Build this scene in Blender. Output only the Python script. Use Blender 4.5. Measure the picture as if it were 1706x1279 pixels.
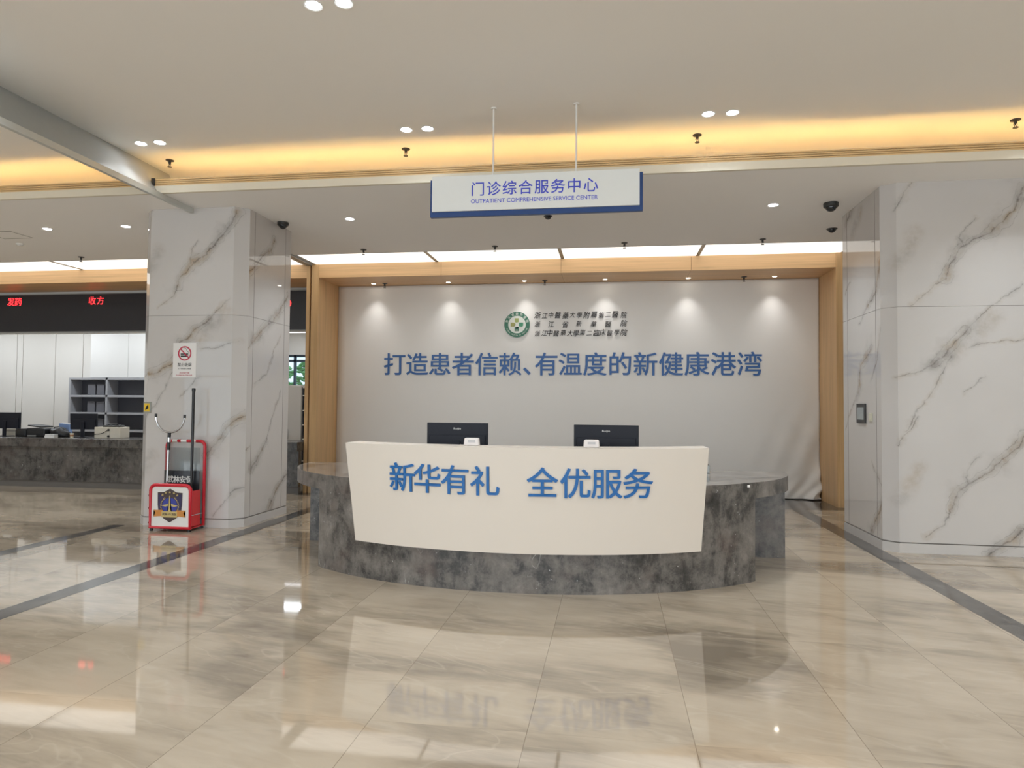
import bpy, bmesh, math, random
from mathutils import Vector, Matrix
PI = math.pi
for o in list(bpy.data.objects): bpy.data.objects.remove(o)
S = bpy.context.scene
COL = S.collection
rnd = random.Random(7)

# ---------------------------------------------------------------- camera
F_PX, YAW, PITCH, ROLL, EYE = 1138.37, 0.144907, 0.032854, 0.008170, 1.59
fw = Vector((-math.sin(YAW)*math.cos(PITCH), math.cos(YAW)*math.cos(PITCH), math.sin(PITCH)))
rt = Vector((math.cos(YAW), math.sin(YAW), 0)); up = rt.cross(fw)
r2 = rt*math.cos(ROLL) + up*math.sin(ROLL); u2 = -rt*math.sin(ROLL) + up*math.cos(ROLL)
cd = bpy.data.cameras.new('camera'); cam = bpy.data.objects.new('camera', cd); COL.objects.link(cam)
cd.sensor_fit = 'HORIZONTAL'; cd.sensor_width = 36; cd.lens = F_PX/1706*36
cd.clip_start = 0.05; cd.clip_end = 300
M = Matrix((r2, u2, -fw)).transposed().to_4x4(); M.translation = (0, 0, EYE)
cam.matrix_world = M
S.camera = cam

# ---------------------------------------------------------------- world, exposure, lights
S.view_settings.view_transform = 'Standard'; S.view_settings.look = 'None'
S.view_settings.exposure = 0.80; S.view_settings.gamma = 1.0; S.view_settings.use_curve_mapping = False
w = bpy.data.worlds.new('world'); S.world = w; w.use_nodes = True
w.node_tree.nodes['Background'].inputs[0].default_value = (0.80, 0.90, 1.0, 1)
w.node_tree.nodes['Background'].inputs[1].default_value = 1.0
S.cycles.max_bounces = 10; S.cycles.diffuse_bounces = 6; S.cycles.glossy_bounces = 5
S.cycles.transparent_max_bounces = 12; S.cycles.sample_clamp_indirect = 6
S.cycles.caustics_reflective = False; S.cycles.caustics_refractive = False

COOL = (0.87, 0.945, 1.0)
LAMP_W = 52.0            # one recessed ceiling downlight
def area_light(name, loc, size, watts, color, rot=(0, 0, 0), sy=None):
    l = bpy.data.lights.new(name, 'AREA'); l.energy = watts; l.color = color
    if sy: l.shape = 'RECTANGLE'; l.size = size; l.size_y = sy
    else: l.shape = 'DISK'; l.size = size
    o = bpy.data.objects.new(name, l); COL.objects.link(o); o.location = loc; o.rotation_euler = rot
    return o
def lamp(loc, watts=LAMP_W, parent=None, cone=128):
    l = bpy.data.lights.new('downlight_lamp', 'SPOT'); l.energy = watts; l.color = COOL
    l.spot_size = math.radians(cone); l.spot_blend = 1.; l.shadow_soft_size = .05
    o = bpy.data.objects.new('downlight_lamp', l); COL.objects.link(o); o.location = loc; o.parent = parent
    return o
# the rest of the hall's recessed downlights (the ones over and behind the photographer)
for gy in (4.79, 2.45, 0.1, -2.2, -4.6):
    for gx in (-14.9, -11.7, -8.46, -5.29, -2.11, 1.09, 4.27, 7.4):
        if gy == 4.79 and gx == -2.11: continue
        for s in (-.12, .12):
            lamp((gx+s, gy, 4.59))
for gx in (-14.9, -11.7, -8.46, 4.27, 7.4):
    for s in (-.12, .12):
        lamp((gx+s, 7.12, 4.59), LAMP_W*1.3, cone=104)
# daylight at an unseen glazed front, put in to brighten ceiling and front faces
area_light('added_daylight', (-2.5, -6.42, 2.15), 21., 380, (.93, .965, 1.), (PI/2, 0, 0), 3.6)
for gx in (-13.6, -12.3, -11.0, 5.4, 6.8): lamp((gx, 8.93, 4.15), 125, cone=124)  # unseen soffit lamps; the left ones added to brighten the dispensary floor
# ceiling luminaires of the dispensary behind its counter
for gx in (-15, -12.6, -10.2, -7.6):
    area_light('dispensary_lamp', (gx, 13.6, 3.77), 1.2, 25, COOL, sy=.3)
for gx in (-8.2, -7.0):
    area_light('dispensary_lamp', (gx, 17.3, 3.77), 1.2, 25, COOL, sy=.3)

# ---------------------------------------------------------------- helpers
def lin(c):
    return tuple(((v/255)/12.92 if v/255 <= .04045 else ((v/255+.055)/1.055)**2.4) for v in c)
def link(o, parent=None):
    COL.objects.link(o)
    if parent is not None: o.parent = parent
    return o
def mesh(name, bm, mats, parent=None, smooth=False, offset=None, recalc=True):
    """one bmesh -> one mesh object; offset = the parent's world place, so shapes may be given in world metres"""
    if recalc: bmesh.ops.recalc_face_normals(bm, faces=bm.faces)
    if offset is not None: bmesh.ops.translate(bm, vec=-Vector(offset), verts=bm.verts)
    me = bpy.data.meshes.new(name); bm.to_mesh(me); bm.free()
    for m in (mats if isinstance(mats, (list, tuple)) else [mats]): me.materials.append(m)
    if smooth:
        me.polygons.foreach_set('use_smooth', [True]*len(me.polygons))
        try: me.set_sharp_from_angle(angle=math.radians(35))
        except Exception: pass
    return link(bpy.data.objects.new(name, me), parent)
def tag(o, label=None, cat=None, group=None, kind=None):
    if label: o['label'] = label
    if cat: o['category'] = cat
    if group: o['group'] = group
    if kind: o['kind'] = kind
    return o
def thing(name, label, cat, loc=(0, 0, 0), rz=0, group=None):
    o = link(bpy.data.objects.new(name, None)); o.empty_display_size = .1
    o.location = loc; o.rotation_euler = (0, 0, rz)
    return tag(o, label, cat, group)
def struct(name, bm, mats, smooth=False):
    return tag(mesh(name, bm, mats, None, smooth), kind='structure')
def copy_tree(o, parent=None):
    c = o.copy(); link(c, parent)
    for ch in [k for k in bpy.data.objects if k.parent is o]: copy_tree(ch, c)
    return c
B = bmesh.new
def box(bm, x0, x1, y0, y1, z0, z1, bev=0, mi=0, seg=2):
    r = bmesh.ops.create_cube(bm, size=1)
    vs = r['verts']
    bmesh.ops.scale(bm, vec=(x1-x0, y1-y0, z1-z0), verts=vs)
    bmesh.ops.translate(bm, vec=((x0+x1)/2, (y0+y1)/2, (z0+z1)/2), verts=vs)
    fs = {f for v in vs for f in v.link_faces}
    for f in fs: f.material_index = mi
    if bev:
        es = {e for v in vs for e in v.link_edges}
        bmesh.ops.bevel(bm, geom=list(es), offset=bev, segments=seg, affect='EDGES', profile=.5)
    return bm
def tube(bm, pts, r, seg=10, closed=False, caps=True, mi=0):
    pts = [Vector(p) for p in pts]; n = len(pts); rings = []
    ref = None
    for i, p in enumerate(pts):
        if closed: t = (pts[(i+1) % n]-pts[i-1]).normalized()
        else: t = (pts[min(i+1, n-1)]-pts[max(i-1, 0)]).normalized()
        if ref is None:
            ref = Vector((0, 0, 1)) if abs(t.z) < .9 else Vector((1, 0, 0))
        a = (ref - t*ref.dot(t)).normalized(); b = t.cross(a); ref = a
        rr = r[i] if isinstance(r, (list, tuple)) else r
        rings.append([bm.verts.new(p + a*math.cos(2*PI*k/seg)*rr + b*math.sin(2*PI*k/seg)*rr) for k in range(seg)])
    m = n if closed else n-1
    for i in range(m):
        A, C = rings[i], rings[(i+1) % n]
        for k in range(seg):
            f = bm.faces.new((A[k], A[(k+1) % seg], C[(k+1) % seg], C[k])); f.material_index = mi
    if caps and not closed:
        for R_ in (rings[0], rings[-1]): bm.faces.new(R_).material_index = mi
    return bm
def lathe(bm, prof, c=(0, 0, 0), seg=24, mi=0):
    rings = []
    for r, z in prof:
        if r < 1e-6: rings.append([bm.verts.new((c[0], c[1], c[2]+z))])
        else: rings.append([bm.verts.new((c[0]+r*math.cos(2*PI*k/seg), c[1]+r*math.sin(2*PI*k/seg), c[2]+z)) for k in range(seg)])
    for A, C in zip(rings, rings[1:]):
        for k in range(seg):
            k2 = (k+1) % seg
            vs = [A[0]] if len(A) == 1 else [A[k], A[k2]]
            vs += [C[0]] if len(C) == 1 else [C[k2], C[k]]
            if len(vs) >= 3: bm.faces.new(vs).material_index = mi
    return bm
def plate(bm, pts, w0, w1, f, mi=0):
    """polygon pts (u,v) extruded from depth w0 to w1; f(u,v,w) -> world"""
    a = [bm.verts.new(f(u, v, w0)) for u, v in pts]; b = [bm.verts.new(f(u, v, w1)) for u, v in pts]
    n = len(pts); fs = [bm.faces.new(a), bm.faces.new(b[::-1])]
    for i in range(n): fs.append(bm.faces.new((a[i], b[i], b[(i+1) % n], a[(i+1) % n])))
    for q in fs: q.material_index = mi
    bmesh.ops.triangulate(bm, faces=fs[:2])
    return bm
def circle(cx, cy, r, n=40, a0=0): return [(cx+r*math.cos(a0+2*PI*k/n), cy+r*math.sin(a0+2*PI*k/n)) for k in range(n)]
def annulus(bm, cx, cy, r0, r1, w0, w1, f, n=48):
    P = [[bm.verts.new(f(u, v, w_)) for u, v in circle(cx, cy, r, n)] for r, w_ in ((r0, w0), (r0, w1), (r1, w1), (r1, w0))]
    for j in range(4):
        A, C = P[j], P[(j+1) % 4]
        for k in range(n): bm.faces.new((A[k], A[(k+1) % n], C[(k+1) % n], C[k]))
    return bm
def star(cx, cy, r, n=5, inner=.42):
    return [(cx+(r if k % 2 == 0 else r*inner)*math.sin(PI*k/n), cy+(r if k % 2 == 0 else r*inner)*math.cos(PI*k/n)) for k in range(2*n)]
_tc = {}
def glyph(ch, bold=0.0, shear=0.0):
    key = (ch, bold, shear)
    if key not in _tc:
        c = bpy.data.curves.new('t', 'FONT'); c.body = ch; c.size = 1; c.offset = bold; c.shear = shear
        c.resolution_u = 4; c.extrude = .5
        o = bpy.data.objects.new('t', c); COL.objects.link(o)
        bpy.context.view_layer.update()
        me = bpy.data.meshes.new_from_object(o.evaluated_get(bpy.context.evaluated_depsgraph_get()))
        _tc[key] = ([tuple(v.co) for v in me.vertices], [tuple(p.vertices) for p in me.polygons])
        bpy.data.objects.remove(o); bpy.data.curves.remove(c); bpy.data.meshes.remove(me)
    return _tc[key]
def put(bm, ch, cu, cv, size, depth, f, bold=0., shear=0., rot=0., sx=1., base=.382, half=.5):
    """one glyph (or string) whose em box is centred on (cu,cv)"""
    vs, ps = glyph(ch, 0, shear); cs, sn = math.cos(rot), math.sin(rot)
    # a heavier weight = the same glyph laid over itself, shifted by a hair
    for k, (du, dv) in enumerate(((-1, -.8), (1, -.8), (1, .8), (-1, .8)) if bold > 0 else ((0, 0),)):
        V = []
        for x, y, z in vs:
            u, v = (x-half)*size*sx+du*bold*size, (y-base)*size+dv*bold*size
            V.append(bm.verts.new(f(cu+u*cs-v*sn, cv+u*sn+v*cs, (z+.5)*depth*(1-.04*k))))
        for p in ps:
            try: bm.faces.new([V[i] for i in p])
            except ValueError: pass
def line(bm, text, u0, u1, v, size, depth, f, bold=0., base=.35):
    """a string stretched to run from u0 to u1, baseline-centred on v"""
    vs, ps = glyph(text, 0, 0); xs = [p[0] for p in vs]; a, b = min(xs), max(xs)
    V = [bm.verts.new(f(u0+(x-a)/(b-a)*(u1-u0), v+(y-base)*size, (z+.5)*depth)) for x, y, z in vs]
    for p in ps:
        try: bm.faces.new([V[i] for i in p])
        except ValueError: pass

# ---------------------------------------------------------------- materials
def nodes(name):
    m = bpy.data.materials.new(name); m.use_nodes = True
    nt = m.node_tree; return m, nt, nt.nodes['Principled BSDF']
def N(nt, typ, ins=None, **kw):
    n = nt.nodes.new('ShaderNode'+typ)
    for k, v in kw.items(): setattr(n, k, v)
    for k, v in (ins or {}).items():
        if isinstance(v, bpy.types.NodeSocket): nt.links.new(v, n.inputs[k])
        else: n.inputs[k].default_value = v
    return n
def math_(nt, op, a, b=0., c=0., clamp=False): return N(nt, 'Math', {0: a, 1: b, 2: c}, operation=op, use_clamp=clamp).outputs[0]
def vmath(nt, op, a, b=(0, 0, 0), s=None, out=0):
    n = N(nt, 'VectorMath', {0: a, 1: b}, operation=op)
    if s is not None:
        if isinstance(s, bpy.types.NodeSocket): nt.links.new(s, n.inputs['Scale'])
        else: n.inputs['Scale'].default_value = s
    return n.outputs[out]
def mix(nt, fac, a, b):
    n = N(nt, 'Mix', data_type='RGBA')
    for s, v in ((n.inputs[0], fac), (n.inputs[6], a), (n.inputs[7], b)):
        if isinstance(v, bpy.types.NodeSocket): nt.links.new(v, s)
        else: s.default_value = v if not isinstance(v, tuple) or len(v) == 4 else (*v, 1)
    return n.outputs[2]
def ramp(nt, fac, stops):
    n = N(nt, 'ValToRGB', {0: fac}); e = n.color_ramp.elements
    while len(e) < len(stops): e.new(.5)
    for el, (p, c) in zip(e, stops): el.position = p; el.color = (*c, 1) if len(c) == 3 else c
    return n.outputs[0]
def noise(nt, vec, scale, detail=4, rough=.55, dist=0): return N(nt, 'TexNoise', {'Vector': vec, 'Scale': scale, 'Detail': detail, 'Roughness': rough, 'Distortion': dist}).outputs[0]
def pos(nt): return N(nt, 'NewGeometry').outputs['Position']
def simple(name, rgb, rough=.5, metal=0., var=.05, scale=12., spec=.5, coat=0.):
    m, nt, b = nodes(name); c = lin(rgb)
    n = noise(nt, N(nt, 'TexCoord').outputs['Object'], scale, 3)
    col = mix(nt, n, tuple(v*(1-var) for v in c), tuple(min(1, v*(1+var)) for v in c))
    nt.links.new(col, b.inputs['Base Color'])
    b.inputs['Roughness'].default_value = rough; b.inputs['Metallic'].default_value = metal
    b.inputs['Specular IOR Level'].default_value = spec; b.inputs['Coat Weight'].default_value = coat
    b.inputs['Coat Roughness'].default_value = .05
    return m
def emit(name, rgb, strength, var=0.03):
    m, nt, b = nodes(name); c = lin(rgb)
    n = noise(nt, N(nt, 'TexCoord').outputs['Object'], 3, 2)
    col = mix(nt, n, tuple(v*(1-var) for v in c), c)
    b.inputs['Base Color'].default_value = (.2, .2, .2, 1); b.inputs['Roughness'].default_value = .6
    nt.links.new(col, b.inputs['Emission Color']); b.inputs['Emission Strength'].default_value = strength
    return m
def floor_material():
    m, nt, b = nodes('polished_beige_marble_tiles'); P = pos(nt)
    sep = N(nt, 'SeparateXYZ', {0: P}); X, Y = sep.outputs[0], sep.outputs[1]
    tx = math_(nt, 'DIVIDE', math_(nt, 'SUBTRACT', X, -1.204), .8); ix = math_(nt, 'FLOOR', tx)
    st = math_(nt, 'MULTIPLY', math_(nt, 'MODULO', math_(nt, 'ADD', ix, 100), 2.), .0)
    ty = math_(nt, 'ADD', math_(nt, 'DIVIDE', math_(nt, 'SUBTRACT', Y, 3.37), 1.6), st); iy = math_(nt, 'FLOOR', ty)
    idv = N(nt, 'CombineXYZ', {0: ix, 1: iy, 2: 3.}).outputs[0]
    wn = N(nt, 'TexWhiteNoise', {0: idv}, noise_dimensions='3D')
    off = vmath(nt, 'SCALE', wn.outputs['Color'], s=9.)
    # streaks run mostly across the hall, a little slanted
    r = N(nt, 'VectorRotate', {'Vector': P, 'Angle': .22}, rotation_type='Z_AXIS').outputs[0]
    v = vmath(nt, 'ADD', vmath(nt, 'MULTIPLY', r, (.75, 2.0, 1)), off)
    n1 = noise(nt, vmath(nt, 'ADD', vmath(nt, 'MULTIPLY', r, (.8, 1.9, 1)), vmath(nt, 'SCALE', wn.outputs['Color'], s=.35)), .62, 5, .5, .8); n2 = noise(nt, v, 2.2, 4, .55, .8)
    n3 = noise(nt, vmath(nt, 'MULTIPLY', v, (1, 3.2, 1)), 4.0, 4, .6, .6)
    f = math_(nt, 'ADD', math_(nt, 'MULTIPLY', n1, .66), math_(nt, 'MULTIPLY', n2, .24))
    f = math_(nt, 'ADD', f, math_(nt, 'MULTIPLY', n3, .10))
    f = math_(nt, 'ADD', f, math_(nt, 'MULTIPLY', math_(nt, 'SUBTRACT', wn.outputs['Value'], .5), .03))
    col = ramp(nt, f, [(.36, lin((118, 107, 93))), (.45, lin((146, 133, 116))), (.52, lin((165, 151, 132))), (.62, lin((177, 163, 144)))])
    vein = math_(nt, 'ABSOLUTE', math_(nt, 'SUBTRACT', noise(nt, v, 1.1, 3, .5, .7), .5))
    vm = N(nt, 'MapRange', {0: vein, 1: 0., 2: .012, 3: .22, 4: 0.}).outputs[0]
    col = mix(nt, vm, col, (*lin((190, 178, 160)), 1))
    gx = math_(nt, 'ABSOLUTE', math_(nt, 'SUBTRACT', math_(nt, 'FRACT', math_(nt, 'ADD', tx, .5)), .5))
    gy = math_(nt, 'ABSOLUTE', math_(nt, 'SUBTRACT', math_(nt, 'FRACT', math_(nt, 'ADD', ty, .5)), .5))
    g = math_(nt, 'MAXIMUM', math_(nt, 'LESS_THAN', gx, .0026), math_(nt, 'MULTIPLY', math_(nt, 'LESS_THAN', gy, .0010), .35))
    col = mix(nt, math_(nt, 'MULTIPLY', g, .55), col, (*lin((92, 76, 60)), 1))
    nt.links.new(col, b.inputs['Base Color'])
    b.inputs['Roughness'].default_value = .04; b.inputs['Specular IOR Level'].default_value = .85
    bump = N(nt, 'Bump', {'Strength': .012, 'Distance': .02, 'Height': noise(nt, P, 1.5, 1)})
    nt.links.new(bump.outputs[0], b.inputs['Normal'])
    return m
def stone_material(name, dark=1., gloss=.22):
    m, nt, b = nodes(name); P = pos(nt)
    n1 = noise(nt, P, 2.6, 6, .62, .8); n2 = noise(nt, P, 9., 6, .7, .5); n3 = noise(nt, P, 60., 3, .7)
    v = vmath(nt, 'MULTIPLY', P, (1, 1, .35)); n4 = noise(nt, v, 14, 4, .6, .4)
    f = math_(nt, 'ADD', math_(nt, 'MULTIPLY', n1, .45), math_(nt, 'MULTIPLY', n2, .27))
    f = math_(nt, 'ADD', f, math_(nt, 'MULTIPLY', n4, .18)); f = math_(nt, 'ADD', f, math_(nt, 'MULTIPLY', n3, .10))
    k = lambda r, g, bb: tuple(x*dark for x in lin((r, g, bb)))
    col = ramp(nt, f, [(.36, k(22, 22, 23)), (.44, k(62, 60, 58)), (.50, k(98, 94, 90)), (.57, k(118, 113, 108)), (.70, k(150, 145, 139))])
    br = N(nt, 'MapRange', {0: noise(nt, vmath(nt, 'ADD', P, (7, 3, 1)), 3.2, 3), 1: .52, 2: .72, 3: 0., 4: .5}).outputs[0]
    col = mix(nt, br, col, (*k(96, 82, 76), 1))
    spk = N(nt, 'MapRange', {0: noise(nt, P, 34., 2, .5), 1: .735, 2: .76, 3: 0., 4: .7}).outputs[0]
    col = mix(nt, spk, col, (*k(205, 205, 205), 1))
    vn = math_(nt, 'ABSOLUTE', math_(nt, 'SUBTRACT', noise(nt, vmath(nt, 'MULTIPLY', P, (1.6, 1.6, .5)), 2.2, 3, .5, 1.5), .5))
    vm = N(nt, 'MapRange', {0: vn, 1: 0., 2: .004, 3: .75, 4: 0.}).outputs[0]
    gate = N(nt, 'MapRange', {0: noise(nt, vmath(nt, 'ADD', P, (0, 0, 9)), 4.0, 2), 1: .58, 2: .66, 3: 0., 4: 1.}).outputs[0]
    col = mix(nt, math_(nt, 'MULTIPLY', vm, gate), col, (*k(190, 188, 184), 1))
    nt.links.new(col, b.inputs['Base Color'])
    b.inputs['Roughness'].default_value = gloss
    return m
def wood_material(name, axis, rgb=(176, 140, 98)):
    m, nt, b = nodes(name); P = pos(nt)
    sc = {'z': (38, 38, .9), 'x': (.9, 38, 38)}[axis]
    v = vmath(nt, 'MULTIPLY', P, sc)
    n1 = noise(nt, v, 1., 4, .6, .3); n2 = noise(nt, vmath(nt, 'MULTIPLY', v, (.25, .25, .5)), 1., 3, .6)
    c = lin(rgb)
    f = math_(nt, 'ADD', math_(nt, 'MULTIPLY', n1, .6), math_(nt, 'MULTIPLY', n2, .4))
    col = ramp(nt, f, [(.33, tuple(k*.80 for k in c)), (.5, c), (.68, tuple(min(1, k*1.14) for k in c))])
    nt.links.new(col, b.inputs['Base Color']); b.inputs['Roughness'].default_value = .42
    return m
def seg_dist(nt, p, segs):
    out = None
    for (a, b_) in segs:
        ax, az = a; bx, bz = b_; dx, dz = bx-ax, bz-az; L2 = dx*dx+dz*dz
        if L2 < 1e-5: continue
        pa = vmath(nt, 'SUBTRACT', p, (ax, az, 0))
        h = math_(nt, 'ADD', vmath(nt, 'DOT_PRODUCT', pa, (dx/L2, dz/L2, 0), out=1), 0., clamp=True)
        n = N(nt, 'VectorMath', {0: (dx, dz, 0)}, operation='SCALE'); nt.links.new(h, n.inputs['Scale'])
        d = vmath(nt, 'LENGTH', vmath(nt, 'SUBTRACT', pa, n.outputs[0]), out=1)
        out = d if out is None else math_(nt, 'MINIMUM', out, d)
    return out
def marble_material(name, veins, side):
    """white porcelain slab; veins = polylines (u, z) in metres on the slab, drawn with a wavering distance field"""
    m, nt, b = nodes(name); P = pos(nt)
    sep = N(nt, 'SeparateXYZ', {0: P}); U = sep.outputs[1] if side else sep.outputs[0]
    uz = N(nt, 'CombineXYZ', {0: U, 1: sep.outputs[2]}).outputs[0]
    wob = N(nt, 'TexNoise', {'Vector': uz, 'Scale': 4.5, 'Detail': 5, 'Roughness': .62}).outputs['Color']
    p = vmath(nt, 'ADD', uz, vmath(nt, 'SCALE', vmath(nt, 'SUBTRACT', wob, (.5, .5, .5)), s=.15))
    p = vmath(nt, 'MULTIPLY', p, (1, 1, 0))
    grp = {'b': [], 'f': [], 's': []}
    for t, pl in veins: grp[t] += list(zip(pl, pl[1:]))
    base = mix(nt, noise(nt, uz, 1.2, 3), (*lin((192, 188, 185)), 1), (*lin((203, 199, 196)), 1))
    col = base
    n6 = noise(nt, uz, 7, 4, .65); n3 = noise(nt, vmath(nt, 'ADD', uz, (5, 5, 0)), 2.2, 2)
    tint = mix(nt, N(nt, 'MapRange', {0: n3, 1: .42, 2: .60}).outputs[0], (*lin((138, 133, 128)), 1), (*lin((160, 138, 106)), 1))
    def layer(col, d, w0, w1, k, c, tex=True):
        q = N(nt, 'MapRange', {0: d, 1: w0, 2: w1, 3: k, 4: 0.}, interpolation_type='SMOOTHSTEP').outputs[0]
        if tex: q = math_(nt, 'MULTIPLY', q, N(nt, 'MapRange', {0: n6, 1: .38, 2: .62, 3: .25, 4: 1.}).outputs[0])
        return mix(nt, q, col, c)
    wv = N(nt, 'MapRange', {0: noise(nt, vmath(nt, 'ADD', uz, (2, 9, 0)), 3.1, 3), 1: .35, 2: .65, 3: 1.9, 4: .6}).outputs[0]
    if grp['s']:
        d = seg_dist(nt, p, grp['s']); col = layer(col, d, 0., .15, .4, tint)
    if grp['b']:
        d = seg_dist(nt, p, grp['b']); dw = math_(nt, 'MULTIPLY', d, wv)
        col = layer(col, dw, .0, .17, .28, (*lin((150, 146, 143)), 1), False)
        col = layer(col, dw, .0, .085, .68, tint)
        col = layer(col, d, .001, .011, .62, (*lin((78, 74, 72)), 1))
        d2 = math_(nt, 'ABSOLUTE', math_(nt, 'SUBTRACT', d, math_(nt, 'MULTIPLY', n3, .11)))
        col = layer(col, d2, .0, .006, .4, (*lin((92, 88, 86)), 1))
    if grp['f']:
        d = seg_dist(nt, p, grp['f'])
        col = layer(col, math_(nt, 'MULTIPLY', d, wv), .0, .06, .34, tint)
        col = layer(col, d, .001, .009, .55, (*lin((104, 100, 98)), 1))
    nt.links.new(col, b.inputs['Base Color'])
    b.inputs['Roughness'].default_value = .022; b.inputs['Specular IOR Level'].default_value = .5
    return m

# ================================================================ the setting
M_floor = floor_material()
M_strip = stone_material('dark_marble_inlay', .58, .1)
M_stone = stone_material('grey_marble_cladding', 1.05, .36)
M_stone_top = stone_material('grey_marble_top', 1.5, .06)
M_ceil = simple('ceiling_paint', (243, 240, 235), .75, var=.012, scale=.6)
M_soffit = simple('soffit_paint', (244, 242, 240), .7, var=.012, scale=.6)
M_trim = simple('cornice_paint', (222, 214, 196), .5, var=.02)
M_wall = simple('wall_paint', (224, 222, 218), .6, var=.02, scale=2)
M_wood = wood_material('oak_panel_upright', 'z', (212, 174, 126)); M_woodh = wood_material('oak_panel_level_lit', 'x', (222, 182, 134))  # lintel oak coloured lighter than the posts, for the panel light on it
M_black = simple('black_plastic', (26, 27, 30), .4, var=.1)
M_dark = simple('dark_metal', (58, 58, 58), .4, .3)
M_chrome = simple('chrome', (205, 205, 208), .14, 1.0, var=.03)
M_grey = simple('grey_steel', (150, 152, 150), .3, .2, var=.04); M_plate = simple('curtain_housing_grey', (172, 175, 174), .33, .0, var=.03); M_lip = simple('pale_aluminium', (196, 198, 194), .35, .2, var=.03)
M_white = simple('white_plastic', (226, 224, 220), .4, var=.02)
M_lens = emit('lamp_lens', (245, 250, 255), 16.0)
M_lens_small = emit('small_lamp_lens', (255, 246, 230), 14.0)
M_panel_light = emit('luminous_ceiling_film', (255, 247, 236), .86, .015)
M_led = emit('warm_led_tape', (255, 208, 126), 18.0)

XW0, XW1, YB = -18., 9., -6.5
H1, H2 = 4.158, 4.6
bm = B(); box(bm, XW0, XW1, YB, 20.2, -.15, 0); struct('floor', bm, M_floor)
# dark stone bands inlaid in the floor
def band(name, x0, x1, y0, y1):
    bm = B(); box(bm, x0, x1, y0, y1, -.02, .0012); struct(name, bm, M_strip)
band('trim_1', -4.63, -4.42, YB, 11.4); band('trim_2', 2.825, 3.035, YB, 11.4)
band('trim_3', -6.45, -6.27, YB, 8.15); band('trim_4', -5.55, 3.9, 11.4, 12.7)
# main ceiling, lower soffit, cove
bm = B(); box(bm, XW0, XW1, YB, 8.8, H2, H2+.12); struct('ceiling', bm, M_ceil)
bm = B(); box(bm, XW0, XW1, 7.6, 10.985, H1, H1+.06); box(bm, XW0, XW1, 11.845, 12.76, H1, H1+.06)
box(bm, XW0, XW1, 10.985, 11.845, H1+.06, H1+.1)
tag(struct('ceiling', bm, M_soffit), 'lower ceiling over the counters')
bm = B(); box(bm, XW0, XW1, 8.62, 8.8, H1+.06, H2); struct('wall_cove', bm, M_ceil)
bm = B(); box(bm, XW0, XW1, 7.556, 7.6, H1, H1+.09); struct('trim_5', bm, M_trim)
bm = B(); box(bm, XW0, XW1, 7.572, 7.6, H1+.09, H1+.175)
for k in range(4): box(bm, XW0, XW1, 7.556, 7.572, H1+.09+k*.0232, H1+.09+k*.0232+.0155)
M_grille = simple('bronze_grille', (214, 182, 132), .5, 0.); struct('trim_6', bm, M_grille)
# LED tape lying in the cove behind the cornice
bm = B(); pts = []; x = XW0+.05
while x < XW1-.05:
    pts.append((x, 7.685+.02*math.sin(x*1.9)+.012*math.sin(x*4.3+1), 4.254+.018*math.sin(x*1.27+.5)+.008*math.sin(x*3.1))); x += .12
for a, c in zip(pts, pts[1:]):
    q = [(a[0], a[1]-.006, a[2]), (a[0], a[1]+.006, a[2]), (c[0], c[1]+.006, c[2]), (c[0], c[1]-.006, c[2])]
    bm.faces.new([bm.verts.new(v) for v in q])
for f in bm.faces:
    f.normal_update()
    if f.normal.z < 0: f.normal_flip()
o = mesh('led_strip', bm, M_led, recalc=False)
md = o.modifiers.new('thickness', 'SOLIDIFY'); md.thickness = .003
tag(o, 'warm yellow light strip hidden in the cove behind the long cornice', 'light strip')

# outer walls
bm = B(); box(bm, XW0-.1, XW0, YB, 20.2, 0, H2); struct('wall_left', bm, M_wall)
bm = B(); box(bm, XW1, XW1+.1, YB, 12.8, 0, H2); struct('wall_right', bm, M_wall)
bm = B(); box(bm, XW0, XW1, YB-.1, YB, 0, .35); box(bm, XW0, XW1, YB-.1, YB, 3.95, H2)
for a, c in ((XW0, -15.5), (6.5, XW1)): box(bm, a, c, YB-.1, YB, .35, 3.95)
struct('wall_front', bm, M_wall)
bm = B(); x = -15.5
while x < 6.51: box(bm, x-.04, x+.04, YB-.08, YB-.02, .35, 3.95); x += 2.2
for z in (.39, 2.6, 3.91): box(bm, -15.5, 6.5, YB-.08, YB-.02, z-.04, z+.04)
ew = struct('window_added', bm, M_grey)  # unseen glazing, made up to let fill light into the hall
def glass_mat(name, tint=(235, 243, 246), tr=.88, rough=.02):
    m, nt, b = nodes(name); out = nt.nodes['Material Output']
    t = N(nt, 'BsdfTransparent', {'Color': (*lin(tint), 1)}); g = N(nt, 'BsdfGlossy', {'Roughness': rough})
    fr = N(nt, 'LayerWeight', {'Blend': .25}).outputs['Fresnel']
    fac = math_(nt, 'ADD', math_(nt, 'MULTIPLY', fr, .6), 1-tr-.08, clamp=True)
    mx = N(nt, 'MixShader', {0: fac, 1: t.outputs[0], 2: g.outputs[0]}); nt.links.new(mx.outputs[0], out.inputs[0])
    return m
M_glass = glass_mat('window_glass')
bm = B(); box(bm, -15.5, 6.5, YB-.055, YB-.045, .39, 3.91); mesh('pane', bm, M_glass, ew)
bm = B(); box(bm, -5.52, 3.84, 12.70, 12.8, 0, H1)          # behind the banner
struct('wall_back', bm, M_wall)
bm = B(); box(bm, 3.84, XW1, 11.76, 11.86, 0, H1); struct('wall_back_right', bm, M_wall)
bm = B(); box(bm, XW0, -5.52, 12.70, 12.8, 3.03, H1)                 # over the dispensary hatch
struct('wall_back_hatch', bm, M_wall)
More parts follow.
